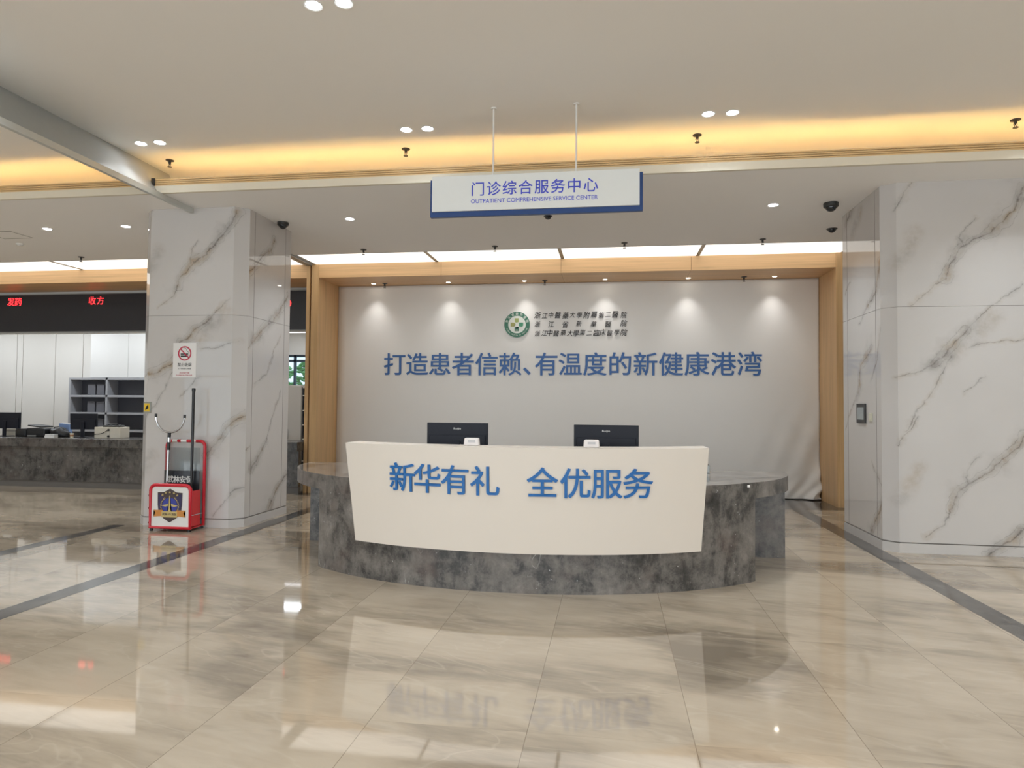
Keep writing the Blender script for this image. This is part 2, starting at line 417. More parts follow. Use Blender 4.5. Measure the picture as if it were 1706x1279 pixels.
# the room behind the dispensary counter
bm = B(); box(bm, XW0, -5.4, 12.8, 20.2, 3.8, 3.9); tag(struct('ceiling', bm, M_soffit), 'ceiling of the room behind the counter')
M_pan = simple('white_laminate', (208, 204, 199), .45, var=.015, scale=1.5)
bm = B(); box(bm, XW0, -10.6, 15.03, 15.13, 0, 3.8); box(bm, -10.7, -10.6, 15.13, 20, 0, 3.8)
seams = [-18, -15.7, -14.63, -14.46, -13.56, -12.80, -11.3, -10.6]
for a, c in zip(seams, seams[1:]): box(bm, a+.008, c-.008, 15.0, 15.03, 0.1, 3.8, .002)
struct('wall_inner', bm, M_pan)
bm = B(); box(bm, -5.5, -5.4, 12.8, 20.2, 0, 3.8); struct('wall_inner_right', bm, M_wall)
# far outside wall with its window
bm = B(); wx0, wx1, wz0, wz1 = -10.42, -7.17, .9, 3.14
box(bm, XW0, wx0, 20, 20.2, 0, 3.8); box(bm, wx1, -5.5, 20, 20.2, 0, 3.8)
box(bm, wx0, wx1, 20, 20.2, 0, wz0); box(bm, wx0, wx1, 20, 20.2, wz1, 3.8)
struct('wall_far', bm, M_wall)
M_frame = simple('grey_window_frame', (66, 78, 92), .4, .3)
bm = B(); t_ = .035
for zz in (wz0+t_, 2.95, wz1-t_): box(bm, wx0, wx1, 20.05, 20.13, zz-t_, zz+t_)
x = wx0
while x <= wx1+.01: box(bm, x-t_, x+t_, 20.05, 20.13, wz0, wz1); x += .65
wf = struct('window_1', bm, M_frame)
bm = B(); box(bm, wx0, wx1, 20.085, 20.095, wz0, wz1); mesh('pane', bm, M_glass, wf)

# ================================================================ marble columns
VEINS = {}
VEINS['LF'] = [
    ('b', [(-4.86, 4.09), (-4.9, 3.93), (-5.04, 3.78), (-5.18, 3.62), (-5.25, 3.53), (-5.41, 3.45), (-5.52, 3.34), (-5.62, 3.22), (-5.64, 3.11)]),
    ('f', [(-5.64, 3.11), (-5.69, 3.0), (-5.92, 2.86)]),
    ('f', [(-5.36, 3.73), (-5.45, 3.61), (-5.47, 3.43)]),
    ('f', [(-6.02, 4.16), (-6.09, 3.95), (-6.18, 3.84)]),
    ('s', [(-5.94, 3.6), (-6.02, 3.46), (-6.09, 3.33), (-6.18, 3.21)]),
    ('b', [(-5.2, 2.69), (-5.35, 2.59), (-5.5, 2.46), (-5.62, 2.38)]),
    ('f', [(-4.9, 2.96), (-5.05, 2.83), (-5.2, 2.69)]),
    ('s', [(-4.97, 2.8), (-5.2, 2.53), (-5.4, 2.39)]),
    ('f', [(-4.82, 2.41), (-4.96, 2.35), (-5.23, 2.33), (-5.44, 2.3)]),
    ('b', [(-5.59, 2.24), (-5.69, 2.12), (-5.87, 2.03), (-6.04, 1.98)]),
    ('f', [(-6.04, 1.98), (-6.17, 1.93)]),
    ('f', [(-5.68, 2.01), (-5.78, 1.8), (-5.92, 1.61), (-6.06, 1.41), (-6.16, 1.2)]),
    ('f', [(-5.29, 1.95), (-5.43, 1.82), (-5.57, 1.68)]),
    ('b', [(-4.68, 1.48), (-4.77, 1.41), (-4.91, 1.29), (-4.99, 1.14), (-5.09, 1.03), (-5.18, 0.92)]),
    ('f', [(-4.71, 0.53), (-4.83, 0.44), (-4.99, 0.27), (-5.08, 0.15)]),
    ('s', [(-5.95, 0.92), (-6.05, 0.77), (-6.15, 0.61)]),
]
VEINS['RF'] = [
    ('b', [(4.49, 4.06), (4.41, 3.89), (4.29, 3.69), (4.14, 3.56), (4.04, 3.52), (3.87, 3.41), (3.75, 3.25), (3.68, 3.07)]),
    ('f', [(3.68, 3.07), (3.55, 2.94), (3.32, 2.76)]),
    ('f', [(3.99, 3.73), (3.9, 3.61), (3.83, 3.5), (3.89, 3.43)]),
    ('f', [(3.34, 4.17), (3.25, 4.0), (3.16, 3.84)]),
    ('s', [(3.38, 3.58), (3.31, 3.42), (3.18, 3.24)]),
    ('f', [(4.46, 2.99), (4.3, 2.86), (4.07, 2.66), (3.9, 2.48)]),
    ('b', [(3.9, 2.48), (3.78, 2.37), (3.67, 2.22), (3.55, 2.1)]),
    ('f', [(3.55, 2.1), (3.38, 2.01), (3.17, 1.96)]),
    ('s', [(4.19, 2.64), (3.92, 2.37), (3.71, 2.17)]),
    ('f', [(4.47, 2.37), (4.29, 2.35), (4.04, 2.33), (3.9, 2.28)]),
    ('f', [(3.73, 2.19), (3.63, 1.99), (3.5, 1.74), (3.37, 1.58), (3.25, 1.35)]),
    ('f', [(4.07, 1.97), (3.96, 1.87), (3.87, 1.79)]),
    ('b', [(4.46, 1.34), (4.4, 1.22), (4.27, 1.07), (4.1, 0.92), (3.89, 0.8), (3.77, 0.65), (3.72, 0.5)]),
    ('f', [(3.72, 0.5), (3.65, 0.34), (3.44, 0.17)]),
    ('f', [(3.99, 1.09), (3.89, 0.96), (3.84, 0.86), (3.89, 0.8)]),
    ('s', [(3.4, 0.94), (3.31, 0.78), (3.19, 0.59)]),
    ('b', [(4.44, 0.32), (4.29, 0.17), (4.16, 0.05), (4.07, -0.01)]),
    ('f', [(3.36, 1.51), (3.28, 1.35), (3.18, 1.2)]),
]
VEINS['RS'] = [
    ('b', [(8.34, 3.28), (8.44, 2.99), (8.7, 2.84)]),
    ('f', [(8.7, 2.84), (9.01, 2.64)]),
    ('b', [(8.61, 2.3), (8.95, 2.13), (9.06, 1.8)]),
    ('f', [(9.06, 1.8), (9.4, 1.5), (9.52, 1.34)]),
    ('f', [(8.3, 2.53), (8.46, 2.14), (8.62, 1.94)]),
    ('f', [(9.32, 3.22), (9.51, 3.09)]),
    ('b', [(9.26, 4.17), (9.45, 4.02)]),
    ('s', [(8.94, 4.03), (9.23, 3.83)]),
    ('f', [(8.43, 2.16), (8.6, 1.95)]),
    ('f', [(8.63, 0.99), (8.51, 0.85), (8.32, 0.7)]),
    ('b', [(8.3, 0.57), (8.47, 0.36), (8.65, 0.15)]),
]
VEINS['LS'] = [
    ('b', [(8.99, 3.92), (8.9, 3.75), (8.61, 3.55), (8.3, 3.29)]),
    ('b', [(9.41, 3.18), (9.17, 2.89), (8.72, 2.62), (8.47, 2.43)]),
    ('f', [(8.47, 2.43), (8.31, 2.31)]),
    ('f', [(9.22, 2.56), (8.99, 2.29), (8.85, 2.05)]),
    ('f', [(9.02, 2.28), (8.87, 2.04), (8.52, 1.87)]),
    ('f', [(9.26, 1.79), (9.02, 1.38), (8.87, 1.08)]),
    ('b', [(8.87, 1.08), (8.71, 0.93), (8.49, 0.73)]),
    ('b', [(9.48, 0.56), (9.14, 0.36), (8.91, 0.05)]),
    ('f', [(8.45, 1.02), (8.29, 0.96)]),
]

def dup_veins(v, du): return [(t, [(round(u+du, 2), z) for u, z in pl]) for t, pl in v]
def column(name, label, x0, x1, ych, y1, ch, mats):
    """x0,x1 front corners; chamfer ch on the aisle-side corners; mats = front, left, right"""
    t = thing(name, label, 'column', ((x0+x1)/2, 8.2, 0))
    y0 = 8.2
    out = [(x0, y0+ch), (x0+ch*1.05, y0), (x1-ch*1.05, y0), (x1, y0+ch), (x1, y1), (x0, y1)]
    mi = [0, 0, 0, 2, 0, 1]
    def ring(bm, pts, z0, z1, mi):
        a = [bm.verts.new((x, y, z0)) for x, y in pts]; b_ = [bm.verts.new((x, y, z1)) for x, y in pts]
        n = len(pts)
        for i in range(n):
            f = bm.faces.new((a[i], a[(i+1) % n], b_[(i+1) % n], b_[i])); f.material_index = mi[i]
        bm.faces.new(b_); bm.faces.new(a[::-1])
    def grow(pts, d):
        cx, cy = sum(p[0] for p in pts)/6, sum(p[1] for p in pts)/6
        return [(x+(d if x > cx else -d), y+(d if y > cy else -d)) for x, y in pts]
    bm = B(); ring(bm, out, .118, 2.744, mi); ring(bm, out, 2.748, 4.158, mi)
    mesh('marble_cladding', bm, mats, t, offset=t.location)
    bm = B(); ring(bm, grow(out, -.012), .105, .118, [0]*6); ring(bm, grow(out, -.005), 2.744, 2.748, [0]*6)
    # upright panel joints on the aisle face
    sx = x1 if mats[2] is not mats[0] else x0; sg = 1 if sx == x1 else -1
    for yy in (y0+.27, y1-.17): box(bm, min(sx, sx+sg*.0015), max(sx, sx+sg*.0015), yy-.003, yy+.003, .118, 4.158)
    tag(mesh('panel_joint', bm, M_joint, t, offset=t.location), 'grey joints between the marble panels')
    bm = B(); ring(bm, grow(out, .004), 0, .105, [0]*6); mesh('plinth', bm, mats[0], t, offset=t.location)
    return t
M_joint = simple('joint_grey', (120, 114, 108), .5)
M_LF = marble_material('marble_left_front', VEINS['LF'], False); M_LS = marble_material('marble_left_aisle', VEINS['LS'], True)
M_RF = marble_material('marble_right_front', VEINS['RF'], False); M_RS = marble_material('marble_right_aisle', VEINS['RS'], True)
M_plainm = marble_material('marble_outer_side', dup_veins(VEINS['LS'], .12), True)
column('marble_column', 'white veined marble column behind the red security rack, with no smoking sign', -6.19, -4.72, 8.2, 9.50, .135, [M_LF, M_plainm, M_LS])
column('marble_column', 'white veined marble column at the right, with wall tablet on its aisle side', 3.045, 4.95, 8.2, 9.60, .125, [M_RF, M_RS, M_RF])

# ================================================================ oak portals
t = thing('wooden_portal', 'pale oak portal framing the grey banner and slogan', 'portal frame', (-.84, 11.74, 0))
L0 = t.location
bm = B(); box(bm, -5.425, -5.29, 11.74, 12.70, 0, 4.15); mesh('post', bm, M_wood, t, offset=L0)
bm = B(); box(bm, 3.62, 3.76, 11.74, 12.70, 0, 4.15); mesh('post', bm, M_wood, t, offset=L0)
bm = B()
for a, c in zip([-5.288, -3.0, -.87, 1.32, 3.618], [-3.004, -.874, 1.316, 3.618]): box(bm, a, c, 11.745, 12.70, 3.905, 4.15)
mesh('lintel', bm, M_woodh, t, offset=L0)
t = thing('wooden_portal', 'pale oak portal over the dark LED board at the left', 'portal frame', (-12, 11.74, 0)); L0 = t.location
bm = B(); box(bm, -5.52, -5.455, 11.74, 12.70, 0, 4.15); mesh('post', bm, M_wood, t, offset=L0)
bm = B(); box(bm, XW0+.05, -5.522, 11.745, 12.70, 3.905, 4.15); mesh('lintel', bm, M_woodh, t, offset=L0)
bm = B(); box(bm, -5.453, -5.427, 11.80, 12.6, 0, 4.15)
tag(mesh('shutter_track', bm, M_dark), 'narrow dark shutter track between the two oak portals', 'shutter track')

# luminous ceiling panels over the portals
def light_panel(x0, x1, label, group):
    t = thing('luminous_ceiling_panel', label, 'ceiling light', ((x0+x1)/2, 11.415, H1), 0, group); L = t.location
    bm = B(); box(bm, x0+.03, x1-.03, 11.0, 11.83, H1+.004, H1+.02); mesh('diffuser', bm, M_panel_light, t, offset=L)
    bm = B()
    box(bm, x0, x0+.03, 10.988, 11.842, H1-.002, H1+.03); box(bm, x1-.03, x1, 10.988, 11.842, H1-.002, H1+.03)
    box(bm, x0+.03, x1-.03, 10.988, 11.0, H1-.002, H1+.03); box(bm, x0+.03, x1-.03, 11.83, 11.842, H1-.002, H1+.03)
    tag(mesh('frame', bm, M_grey, t, offset=L), 'grey metal frame')
xs = [-5.39, -3.09, -.85, 1.43, 3.74]
nm = ['first long luminous ceiling panel above the banner, next to the left column', 'second luminous ceiling panel above the banner, left of the hanging sign middle',
      'third luminous ceiling panel above the banner, right of the hanging sign middle', 'last long luminous ceiling panel above the banner, next to the right column']
for a, c, l in zip(xs, xs[1:], nm): light_panel(a, c, l, 'luminous panels over the banner')
xs = [-14.66, -12.38, -10.11, -7.83, -5.58]
nm = ['luminous ceiling panel over the dispensary counter, cut by the left picture edge', 'luminous ceiling panel over the dispensary monitor at far left',
      'luminous ceiling panel over the dispensary cupboards, left of the column', 'luminous ceiling panel seen in the gap right of the left column']
for a, c, l in zip(xs, xs[1:], nm): light_panel(a, c, l, 'luminous panels over the dispensary')
# smoke-curtain channel across the ceiling
t = thing('smoke_curtain_housing', 'long grey metal smoke curtain housing crossing the ceiling at upper left', 'ceiling channel', (-5.5, 4, H1)); L0 = t.location
bm = B()
plate(bm, [(-5.47, 4.10), (-5.45, 4.10), (-5.775, 4.6), (-5.80, 4.6)], -3.0, 7.55, lambda u, v, w: (u, w, v))
plate(bm, [(-5.62, 4.30), (-5.60, 4.30), (-5.775, 4.6), (-5.80, 4.6)], 7.55, 8.15, lambda u, v, w: (u, w, v))
mesh('side_plate', bm, M_plate, t, offset=L0)
bm = B(); box(bm, -5.475, -5.43, -3.0, 8.18, 4.085, 4.10); box(bm, -5.437, -5.43, -3., 8.18, 4.10, 4.15); mesh('bottom_channel', bm, M_lip, t, offset=L0)
bm = B(); box(bm, -5.575, -5.53, 7.535, 7.552, 4.25, 4.34); tag(mesh('end_cap', bm, M_dark, t, offset=L0), 'dark end cap at the cornice')
t = thing('ceiling_track', 'grey twin channel in the lower ceiling running back to the portal post', 'ceiling channel', (-5.48, 10.6, H1)); L0 = t.location
for x0 in (-5.53, -5.465):
    bm = B(); box(bm, x0, x0+.05, 9.52, 11.735, H1-.03, H1-.0); mesh('channel', bm, M_grey, t, offset=L0)

# ================================================================ ceiling fittings
def downlight_proto():
    t = thing('downlight', 'x', 'ceiling light')
    bm = B(); lathe(bm, [(.056, -.001), (.07, -.006), (.072, 0), (.056, 0)]); mesh('trim_ring', bm, M_white, t, smooth=True)
    bm = B(); lathe(bm, [(0, -.003), (.056, -.003), (.056, .0), (0, 0)]); mesh('lens', bm, M_lens, t)
    lamp((0, 0, -.008), LAMP_W*1.3, t, 104)
    return t
dl = downlight_proto(); used = [0]
def place(proto, flag, loc, label, group, rz=0):
    o = proto if not flag[0] else copy_tree(proto); flag[0] = 1
    o.location = loc; o.rotation_euler = (0, 0, rz); o['label'] = label
    if group: o['group'] = group
    return o
GR = 'paired downlights in the high ceiling'
for gx, w_ in ((-5.29, 'nearest the grey smoke curtain housing'), (-2.11, 'left of the hanging sign'), (1.09, 'right of the hanging sign')):
    place(dl, used, (gx-.12, 7.12, H2), 'left round downlight of the ceiling pair '+w_, GR)
    place(dl, used, (gx+.12, 7.12, H2), 'right round downlight of the ceiling pair '+w_, GR)
place(dl, used, (-2.235, 4.785, H2), 'left round downlight of the pair at the top edge of the picture', GR)
place(dl, used, (-1.995, 4.785, H2), 'right round downlight of the pair at the top edge of the picture', GR)
dim_lamp = [c for c in dl.children if c.type == 'LIGHT'][0].data.copy(); dim_lamp.energy = 8   # the pair squeezed against the curtain housing
for o in list(COL.objects):
    if o.type == 'LIGHT' and o.parent and o.parent.get('group') == GR and o.parent.location.x < -5: o.data = dim_lamp
GR = 'single downlights in the lower ceiling'; soffit_lamp = [c for c in dl.children if c.type == 'LIGHT'][0].data.copy(); soffit_lamp.energy = 120; soffit_lamp.spot_size = math.radians(122)
for x, l in ((-8.27, 'round downlight in the lower ceiling at far left, beside the access hatch'), (-6.99, 'round downlight in the lower ceiling just left of the left column'),
             (-3.585, 'round downlight in the lower ceiling right of the left column'), (-1.62, 'round downlight in the lower ceiling half hidden by the hanging sign'), (2.01, 'round downlight in the lower ceiling left of the dome camera and right column')):
    o = place(dl, used, (x, 8.93, H1), l, GR)
    for ch in o.children:
        if ch.type == 'LIGHT':
            ch.data = soffit_lamp

def sprinkler_proto():
    t = thing('sprinkler', 'x', 'sprinkler')
    bm = B(); lathe(bm, [(0, 0), (.05, 0), (.048, -.008), (.018, -.014), (0, -.014)], seg=16); mesh('escutcheon', bm, M_dark, t, smooth=True)
    bm = B(); lathe(bm, [(0, -.01), (.016, -.012), (.016, -.04), (.008, -.044), (.006, -.06), (0, -.06)], seg=10)
    for s in (-1, 1): tube(bm, [(s*.012, 0, -.03), (s*.017, 0, -.05), (s*.004, 0, -.078)], .003, 6)
    mesh('body', bm, M_dark, t, smooth=True)
    bm = B(); lathe(bm, [(0, -.078), (.026, -.08), (.026, -.086), (0, -.086)], seg=14); mesh('deflector', bm, M_dark, t)
    return t
sp = sprinkler_proto(); su = [0]
GR = 'sprinklers in the ceilings'
for x, l in ((-5.42, 'beside the smoke curtain housing'), (-2.40, 'below the pair of lights left of the sign'), (.925, 'below the pair of lights right of the sign'), (4.13, 'at the right edge above the right column')):
    place(sp, su, (x, 7.66, H2), 'ceiling sprinkler in the yellow cove glow '+l, GR)
for x, l in ((-9.25, 'over the dispensary at the left'), (-4.06, 'in front of the first luminous panel over the banner'), (-1.86, 'in front of the second luminous panel over the banner'), (.19, 'in front of the third luminous panel over the banner'), (2.26, 'in front of the last luminous panel, below the cameras')):
    place(sp, su, (x, 10.73, H1), 'lower ceiling sprinkler '+l, GR)
for x, l in ((-4.27, 'beside the leftmost lamp'), (-1.22, 'right of the third lamp'), (2.30, 'left of the last lamp')):
    place(sp, su, (x, 12.42, 3.905), 'small sprinkler under the oak lintel '+l, GR)

# small lamps under the oak lintel that wash the banner
def spot_proto():
    t = thing('recessed_spotlight', 'x', 'ceiling light')
    bm = B(); lathe(bm, [(.034, -.001), (.048, -.005), (.05, 0), (.034, 0)], seg=20); mesh('trim_ring', bm, M_white, t, smooth=True)
    bm = B(); lathe(bm, [(0, -.003), (.034, -.003), (.034, 0), (0, 0)], seg=20); mesh('lens', bm, M_lens_small, t)
    return t
spp = spot_proto(); spu = [0]
for i, (x, l) in enumerate(zip((-4.50, -3.04, -1.60, -.126, 1.345, 2.82), ('first', 'second', 'third', 'fourth', 'fifth', 'sixth'))):
    place(spp, spu, (x, 12.44, 3.905), l+' small spotlight from the left under the oak lintel', 'spotlights washing the banner')
    d = bpy.data.lights.new('banner_spot', 'SPOT'); d.energy = 17; d.spot_size = math.radians(82); d.spot_blend = 1.; d.shadow_soft_size = .03; d.color = (1., .97, .93)
    lo = link(bpy.data.objects.new('banner_spot', d)); lo.location = (x, 12.44, 3.895)

# dome cameras
def dome_camera(label, x, y, r, deep):
    t = thing('dome_camera', label, 'security camera', (x, y, H1), 0, 'dome cameras under the lower ceiling')
    bm = B(); lathe(bm, [(0, 0), (r, 0), (r, -deep+.01), (r-.01, -deep), (0, -deep)], seg=28); mesh('housing', bm, M_dark, t, smooth=True)
    bm = B(); q = r*.72
    lathe(bm, [(q, -deep)]+[(q*math.cos(a*PI/16), -deep-q*.85*math.sin(a*PI/16)) for a in range(1, 8)]+[(0, -deep-q*.85)], seg=24)
    mesh('dome', bm, M_dome, t, smooth=True)
    bm = B(); lathe(bm, [(0, 0), (.016, 0), (.018, .012), (0, .012)], seg=16)
    bmesh.ops.rotate(bm, cent=(0, 0, 0), matrix=Matrix.Rotation(math.radians(68), 3, 'X'), verts=bm.verts)
    bmesh.ops.translate(bm, vec=(.01, -q*.86, -deep-q*.45), verts=bm.verts); mesh('camera_lens', bm, M_black, t)
M_dome = simple('smoked_dome', (44, 44, 46), .12, var=.05)
dome_camera('dark dome camera beside the top of the left marble column', -4.60, 9.0, .078, .045)
dome_camera('small dark dome camera just below the hanging sign', -.856, 9.10, .06, .012)
dome_camera('larger dark dome camera near the top of the right marble column', 2.70, 8.93, .088, .055)
dome_camera('small dark dome camera behind the larger one, by the last luminous panel', 3.10, 10.22, .075, .012)
t = thing('ceiling_access_hatch', 'flush square access hatch outlined in the lower ceiling at far left', 'access hatch', (-9.2, 9.2, H1))
bm = B()
for a in ((-9.45, -8.95, 8.985, 8.995), (-9.45, -8.95, 9.39, 9.40), (-9.45, -9.44, 8.985, 9.40), (-8.955, -8.945, 8.985, 9.40)): box(bm, *a, H1-.003, H1)
mesh('joint', bm, M_joint, t, offset=t.location)
bm = B(); box(bm, -9.44, -8.955, 8.995, 9.39, H1-.0015, H1); mesh('flap', bm, M_soffit, t, offset=t.location)
t = thing('smoke_detector', 'small round white smoke detector in the lower ceiling at far left', 'detector', (-9.49, 9.72, H1))
bm = B(); lathe(bm, [(0, 0), (.055, 0), (.055, -.015), (.035, -.035), (0, -.035)], seg=24); mesh('housing', bm, M_white, t, smooth=True)
bm = B(); lathe(bm, [(.036, -.02), (.044, -.022), (.044, -.027), (.036, -.028)], seg=24); mesh('vent_ring', bm, M_dark, t)

# ================================================================ hanging sign
YS = 6.69
t = thing('hanging_sign', 'white and blue hanging sign with Chinese title, OUTPATIENT COMPREHENSIVE SERVICE CENTER', 'sign', (-.77, YS, 3.7)); L0 = t.location
M_blue = simple('sign_blue', (40, 70, 124), .35, .2, var=.03); M_signw = simple('sign_white', (230, 232, 230), .32, var=.015, coat=.3)
M_letter = simple('sign_letter_violet_blue', (66, 78, 205), .4)
bm = B(); box(bm, -1.835, .295, YS+.012, YS+.06, 3.505, 3.888, .004); mesh('blue_back_panel', bm, M_blue, t, offset=L0)
bm = B(); box(bm, -1.812, .263, YS-.012, YS+.012, 3.555, 3.914, .004); fp = mesh('white_face_panel', bm, M_signw, t, offset=L0)
bm = B(); fs_ = lambda u, v, w: (u, YS-.012-w, v)
for k, ch in enumerate('门诊综合服务中心'): put(bm, ch, -1.338+k*(1.128/7), 3.772, .150, .004, fs_, .004)
line(bm, 'OUTPATIENT COMPREHENSIVE SERVICE CENTER', -1.407, -.141, 3.648, .058, .003, fs_, -.004)
mesh('lettering', bm, M_letter, fp, offset=L0)
for x in (-1.189, -.356):
    bm = B(); tube(bm, [(x, YS+.02, 3.888), (x, YS+.02, H2)], .009, 10); lathe(bm, [(0, 0), (.03, 0), (.03, -.012), (0, -.012)], (x, YS+.02, H2), 16)
    mesh('hanger_rod', bm, M_white, t, offset=L0)

# ================================================================ grey banner with slogan
M_cloth = simple('grey_banner_cloth', (236, 235, 233), .8, var=.012, scale=3)
bx0, bx1, bz0, bz1 = -5.285, 3.615, .012, 3.90
def wrinkle(x, z):
    r = max(0, (x-1.9)/1.7)**2*max(0., 1-max(0, z-.05)/1.9)
    w_ = .030*r*math.sin(x*15-z*6.0) + .018*r*math.sin(x*8+z*9+1)
    c = max(0, (x-2.9)/.7)*max(0, 1-z/.55)
    w_ += c*.055*(.6+math.sin((x-z*.9)*26)*.55) + .10*c*c
    w_ += .004*math.sin(x*2.1+.4)*math.sin(z*1.7)
    return w_
bm = B(); nx, nz = 200, 110; G = []
for j in range(nz+1):
    row = []
    for i in range(nx+1):
        # grid crowded towards the wrinkled corner
        u = (i/nx)**.75; z = bz0+(bz1-bz0)*(j/nz)**1.5; x = bx0+(bx1-bx0)*u
        c = max(0, (x-3.0)/.6)*max(0, 1-z/.6)
        zz = z + max(0, (x-2.9)/.7)*max(0, 1-z/.4)*.012
        row.append(bm.verts.new((x-.02*c*math.sin(z*20), 12.665-wrinkle(x, z), zz)))
    G.append(row)
for j in range(nz):
    for i in range(nx): bm.faces.new((G[j][i], G[j][i+1], G[j+1][i+1], G[j+1][i]))
ban = thing('banner', 'large grey cloth banner with blue slogan hung inside the oak portal', 'banner', (-.84, 12.66, 0)); L0 = ban.location
o = mesh('cloth', bm, M_cloth, ban, smooth=True, offset=L0)
md = o.modifiers.new('thickness', 'SOLIDIFY'); md.thickness = .004; md.offset = 1
cloth = o
M_slog = simple('slogan_blue', (58, 104, 168), .5, var=.04); M_ink = simple('calligraphy_black', (38, 34, 36), .6, var=.1)
YB_ = 12.652; fb = lambda u, v, w: (u, YB_-w, v)
bm = B()
for ch, x in zip('打造患者信赖、有温度的新健康港湾', (-4.129, -3.685, -3.237, -2.784, -2.331, -1.888, -1.43, -1.202, -.761, -.305, .151, .609, 1.065, 1.52, 1.978, 2.434)):
    put(bm, ch, x, 2.385, .455, .004, fb, .010)
mesh('slogan_lettering', bm, M_slog, cloth, offset=L0)
rows = [('浙江中醫藥大學附屬第二醫院', (-1.383, -1.248, -1.133, -1.005, -.861, -.731, -.605, -.471, -.335, -.201, -.078, .05, .207), 3.292),
        ('浙江省新華醫院', (-1.383, -1.128, -.866, -.609, -.342, -.078, .207), 3.125),
        ('浙江中醫藥大學第二臨床醫學院', (-1.383, -1.251, -1.153, -1.034, -.902, -.773, -.662, -.545, -.419, -.29, -.174, -.049, .082, .207), 2.960)]
bm = B(); k = 0
for s_, xs, z in rows:
    for ch, x in zip(s_, xs):
        k += 1; put(bm, ch, x, z+.008*math.sin(k*2.3),   .122+.012*math.sin(k*1.7), .003, fb, .004, .22, .04*math.sin(k*3.1), .92)
mesh('hospital_name_lettering', bm, M_ink, cloth, offset=L0)
ex, ez = -1.76, 3.125
M_eg = simple('emblem_green', (62, 118, 96), .5); M_ew = simple('emblem_white', (222, 226, 220), .5)
M_e1 = simple('emblem_lime', (158, 170, 104), .5); M_e2 = simple('emblem_teal', (72, 146, 112), .5); M_e3 = simple('emblem_olive', (160, 160, 96), .5)
emb = B(); annulus(emb, ex, ez, .166, .240, 0, .006, fb, 64); emb = tag(mesh('emblem', emb, M_eg, ban, offset=L0), 'round green hospital emblem with a cross of four blocks')
bm = B(); plate(bm, circle(ex, ez, .166, 56), 0, .004, fb); mesh('emblem_disc', bm, M_ew, emb, offset=L0)
a = .037
bm = B(); plate(bm, [(ex-.042, ez+.047), (ex-.02, ez+.037), (ex+.03, ez+.047), (ex+.03, ez+.118), (ex-.042, ez+.118)], .004, .007, fb); mesh('emblem_block', bm, M_e1, emb, offset=L0)
bm = B(); plate(bm, [(ex-.12, ez-.037), (ex-.05, ez-.037), (ex-.05, ez-.01), (ex-.028, ez+.012), (ex-.055, ez+.037), (ex-.12, ez+.037)], .004, .007, fb); mesh('emblem_block', bm, M_e3, emb, offset=L0)
bm = B(); plate(bm, [(ex+.04, ez-.03), (ex+.05, ez-.04), (ex+.10, ez-.04), (ex+.118, ez-.02), (ex+.118, ez+.036), (ex+.085, ez+.036), (ex+.075, ez+.02), (ex+.064, ez+.036), (ex+.04, ez+.036)], .004, .007, fb); mesh('emblem_block', bm, M_e2, emb, offset=L0)
bm = B(); plate(bm, [(ex-.042, ez-.125), (ex+.036, ez-.125), (ex+.036, ez-.045), (ex+.024, ez-.045)]+[(ex+.0-.026*math.cos(q*PI/8+PI), ez-.05-.028*math.sin(q*PI/8)) for q in range(0, 9)]+[(ex-.042, ez-.045)], .004, .007, fb)
mesh('emblem_block', bm, M_eg, emb, offset=L0)
bm = B(); plate(bm, [(ex-.028, ez-.109), (ex+.022, ez-.109), (ex+.022, ez-.097), (ex-.028, ez-.097)], .007, .008, fb); mesh('emblem_bar', bm, M_ew, emb, offset=L0)
for k, ch in enumerate('浙江省新华医院'):
    bm = B(); an = math.radians(162-k*24); put(bm, ch, ex+.203*math.cos(an), ez+.203*math.sin(an), .052, .002, lambda u, v, w: fb(u, v, w+.006), .01, 0, an-PI/2)
    mesh('emblem_character', bm, M_ew, emb, offset=L0)
bm = B()
for k, ch in enumerate('XINHUA HOSPITAL OF ZHEJIANG'):
    if ch == ' ': mesh('emblem_lettering', bm, M_ew, emb, offset=L0); bm = B(); continue
    an = math.radians(202+k*136/26)
    put(bm, ch, ex+.203*math.cos(an), ez+.203*math.sin(an), .030, .002, lambda u, v, w: fb(u, v, w+.006), 0, 0, an+PI/2, 1., .35, .33)
mesh('emblem_lettering', bm, M_ew, emb, offset=L0)

# ================================================================ reception desk
XC, YC, AE, BE = -.86, 7.77, 2.71, 1.95
desk = thing('reception_desk', 'curved grey marble reception desk with white slogan front panel', 'reception desk', (XC, YC, 0)); L0 = desk.location
def ell(x, d=0., xc=XC):
    """front outline of the desk at x, pushed outwards by d"""
    a_, b_ = AE+d, BE+d; q = (x-xc)/a_
    return YC - b_*math.sqrt(max(0, 1-q*q))
def ellp(t, d=0.): return (XC+(AE+d)*math.sin(t), YC-(BE+d)*math.cos(t))
def t_of(x, d=0.): return math.asin(max(-1, min(1, (x-XC)/(AE+d))))
def arc_wall(bm, t0, t1, d_out0, d_out1, d_in, z0, z1, n=64):
    R_ = []
    for i in range(n+1):
        t_ = t0+(t1-t0)*i/n
        R_.append([bm.verts.new((*ellp(t_, d), z)) for d, z in ((d_out0, z0), (d_out1, z1), (d_in, z1), (d_in, z0))])
    for A, C in zip(R_, R_[1:]):
        for k in range(4): bm.faces.new((A[k], C[k], C[(k+1) % 4], A[(k+1) % 4]))
    bm.faces.new(R_[0]); bm.faces.new(R_[-1][::-1])
tl, tr = t_of(-2.86), t_of(1.315)
bm = B(); arc_wall(bm, tl, tr, 0, 0, -.12, 0, .76); mesh('curved_front', bm, M_stone, desk, smooth=True, offset=L0)
bm = B(); arc_wall(bm, -PI/2+.0, PI/2, 0, 0, -.80, .76, .902, 96); mesh('countertop', bm, [M_stone], desk, smooth=True, offset=L0)
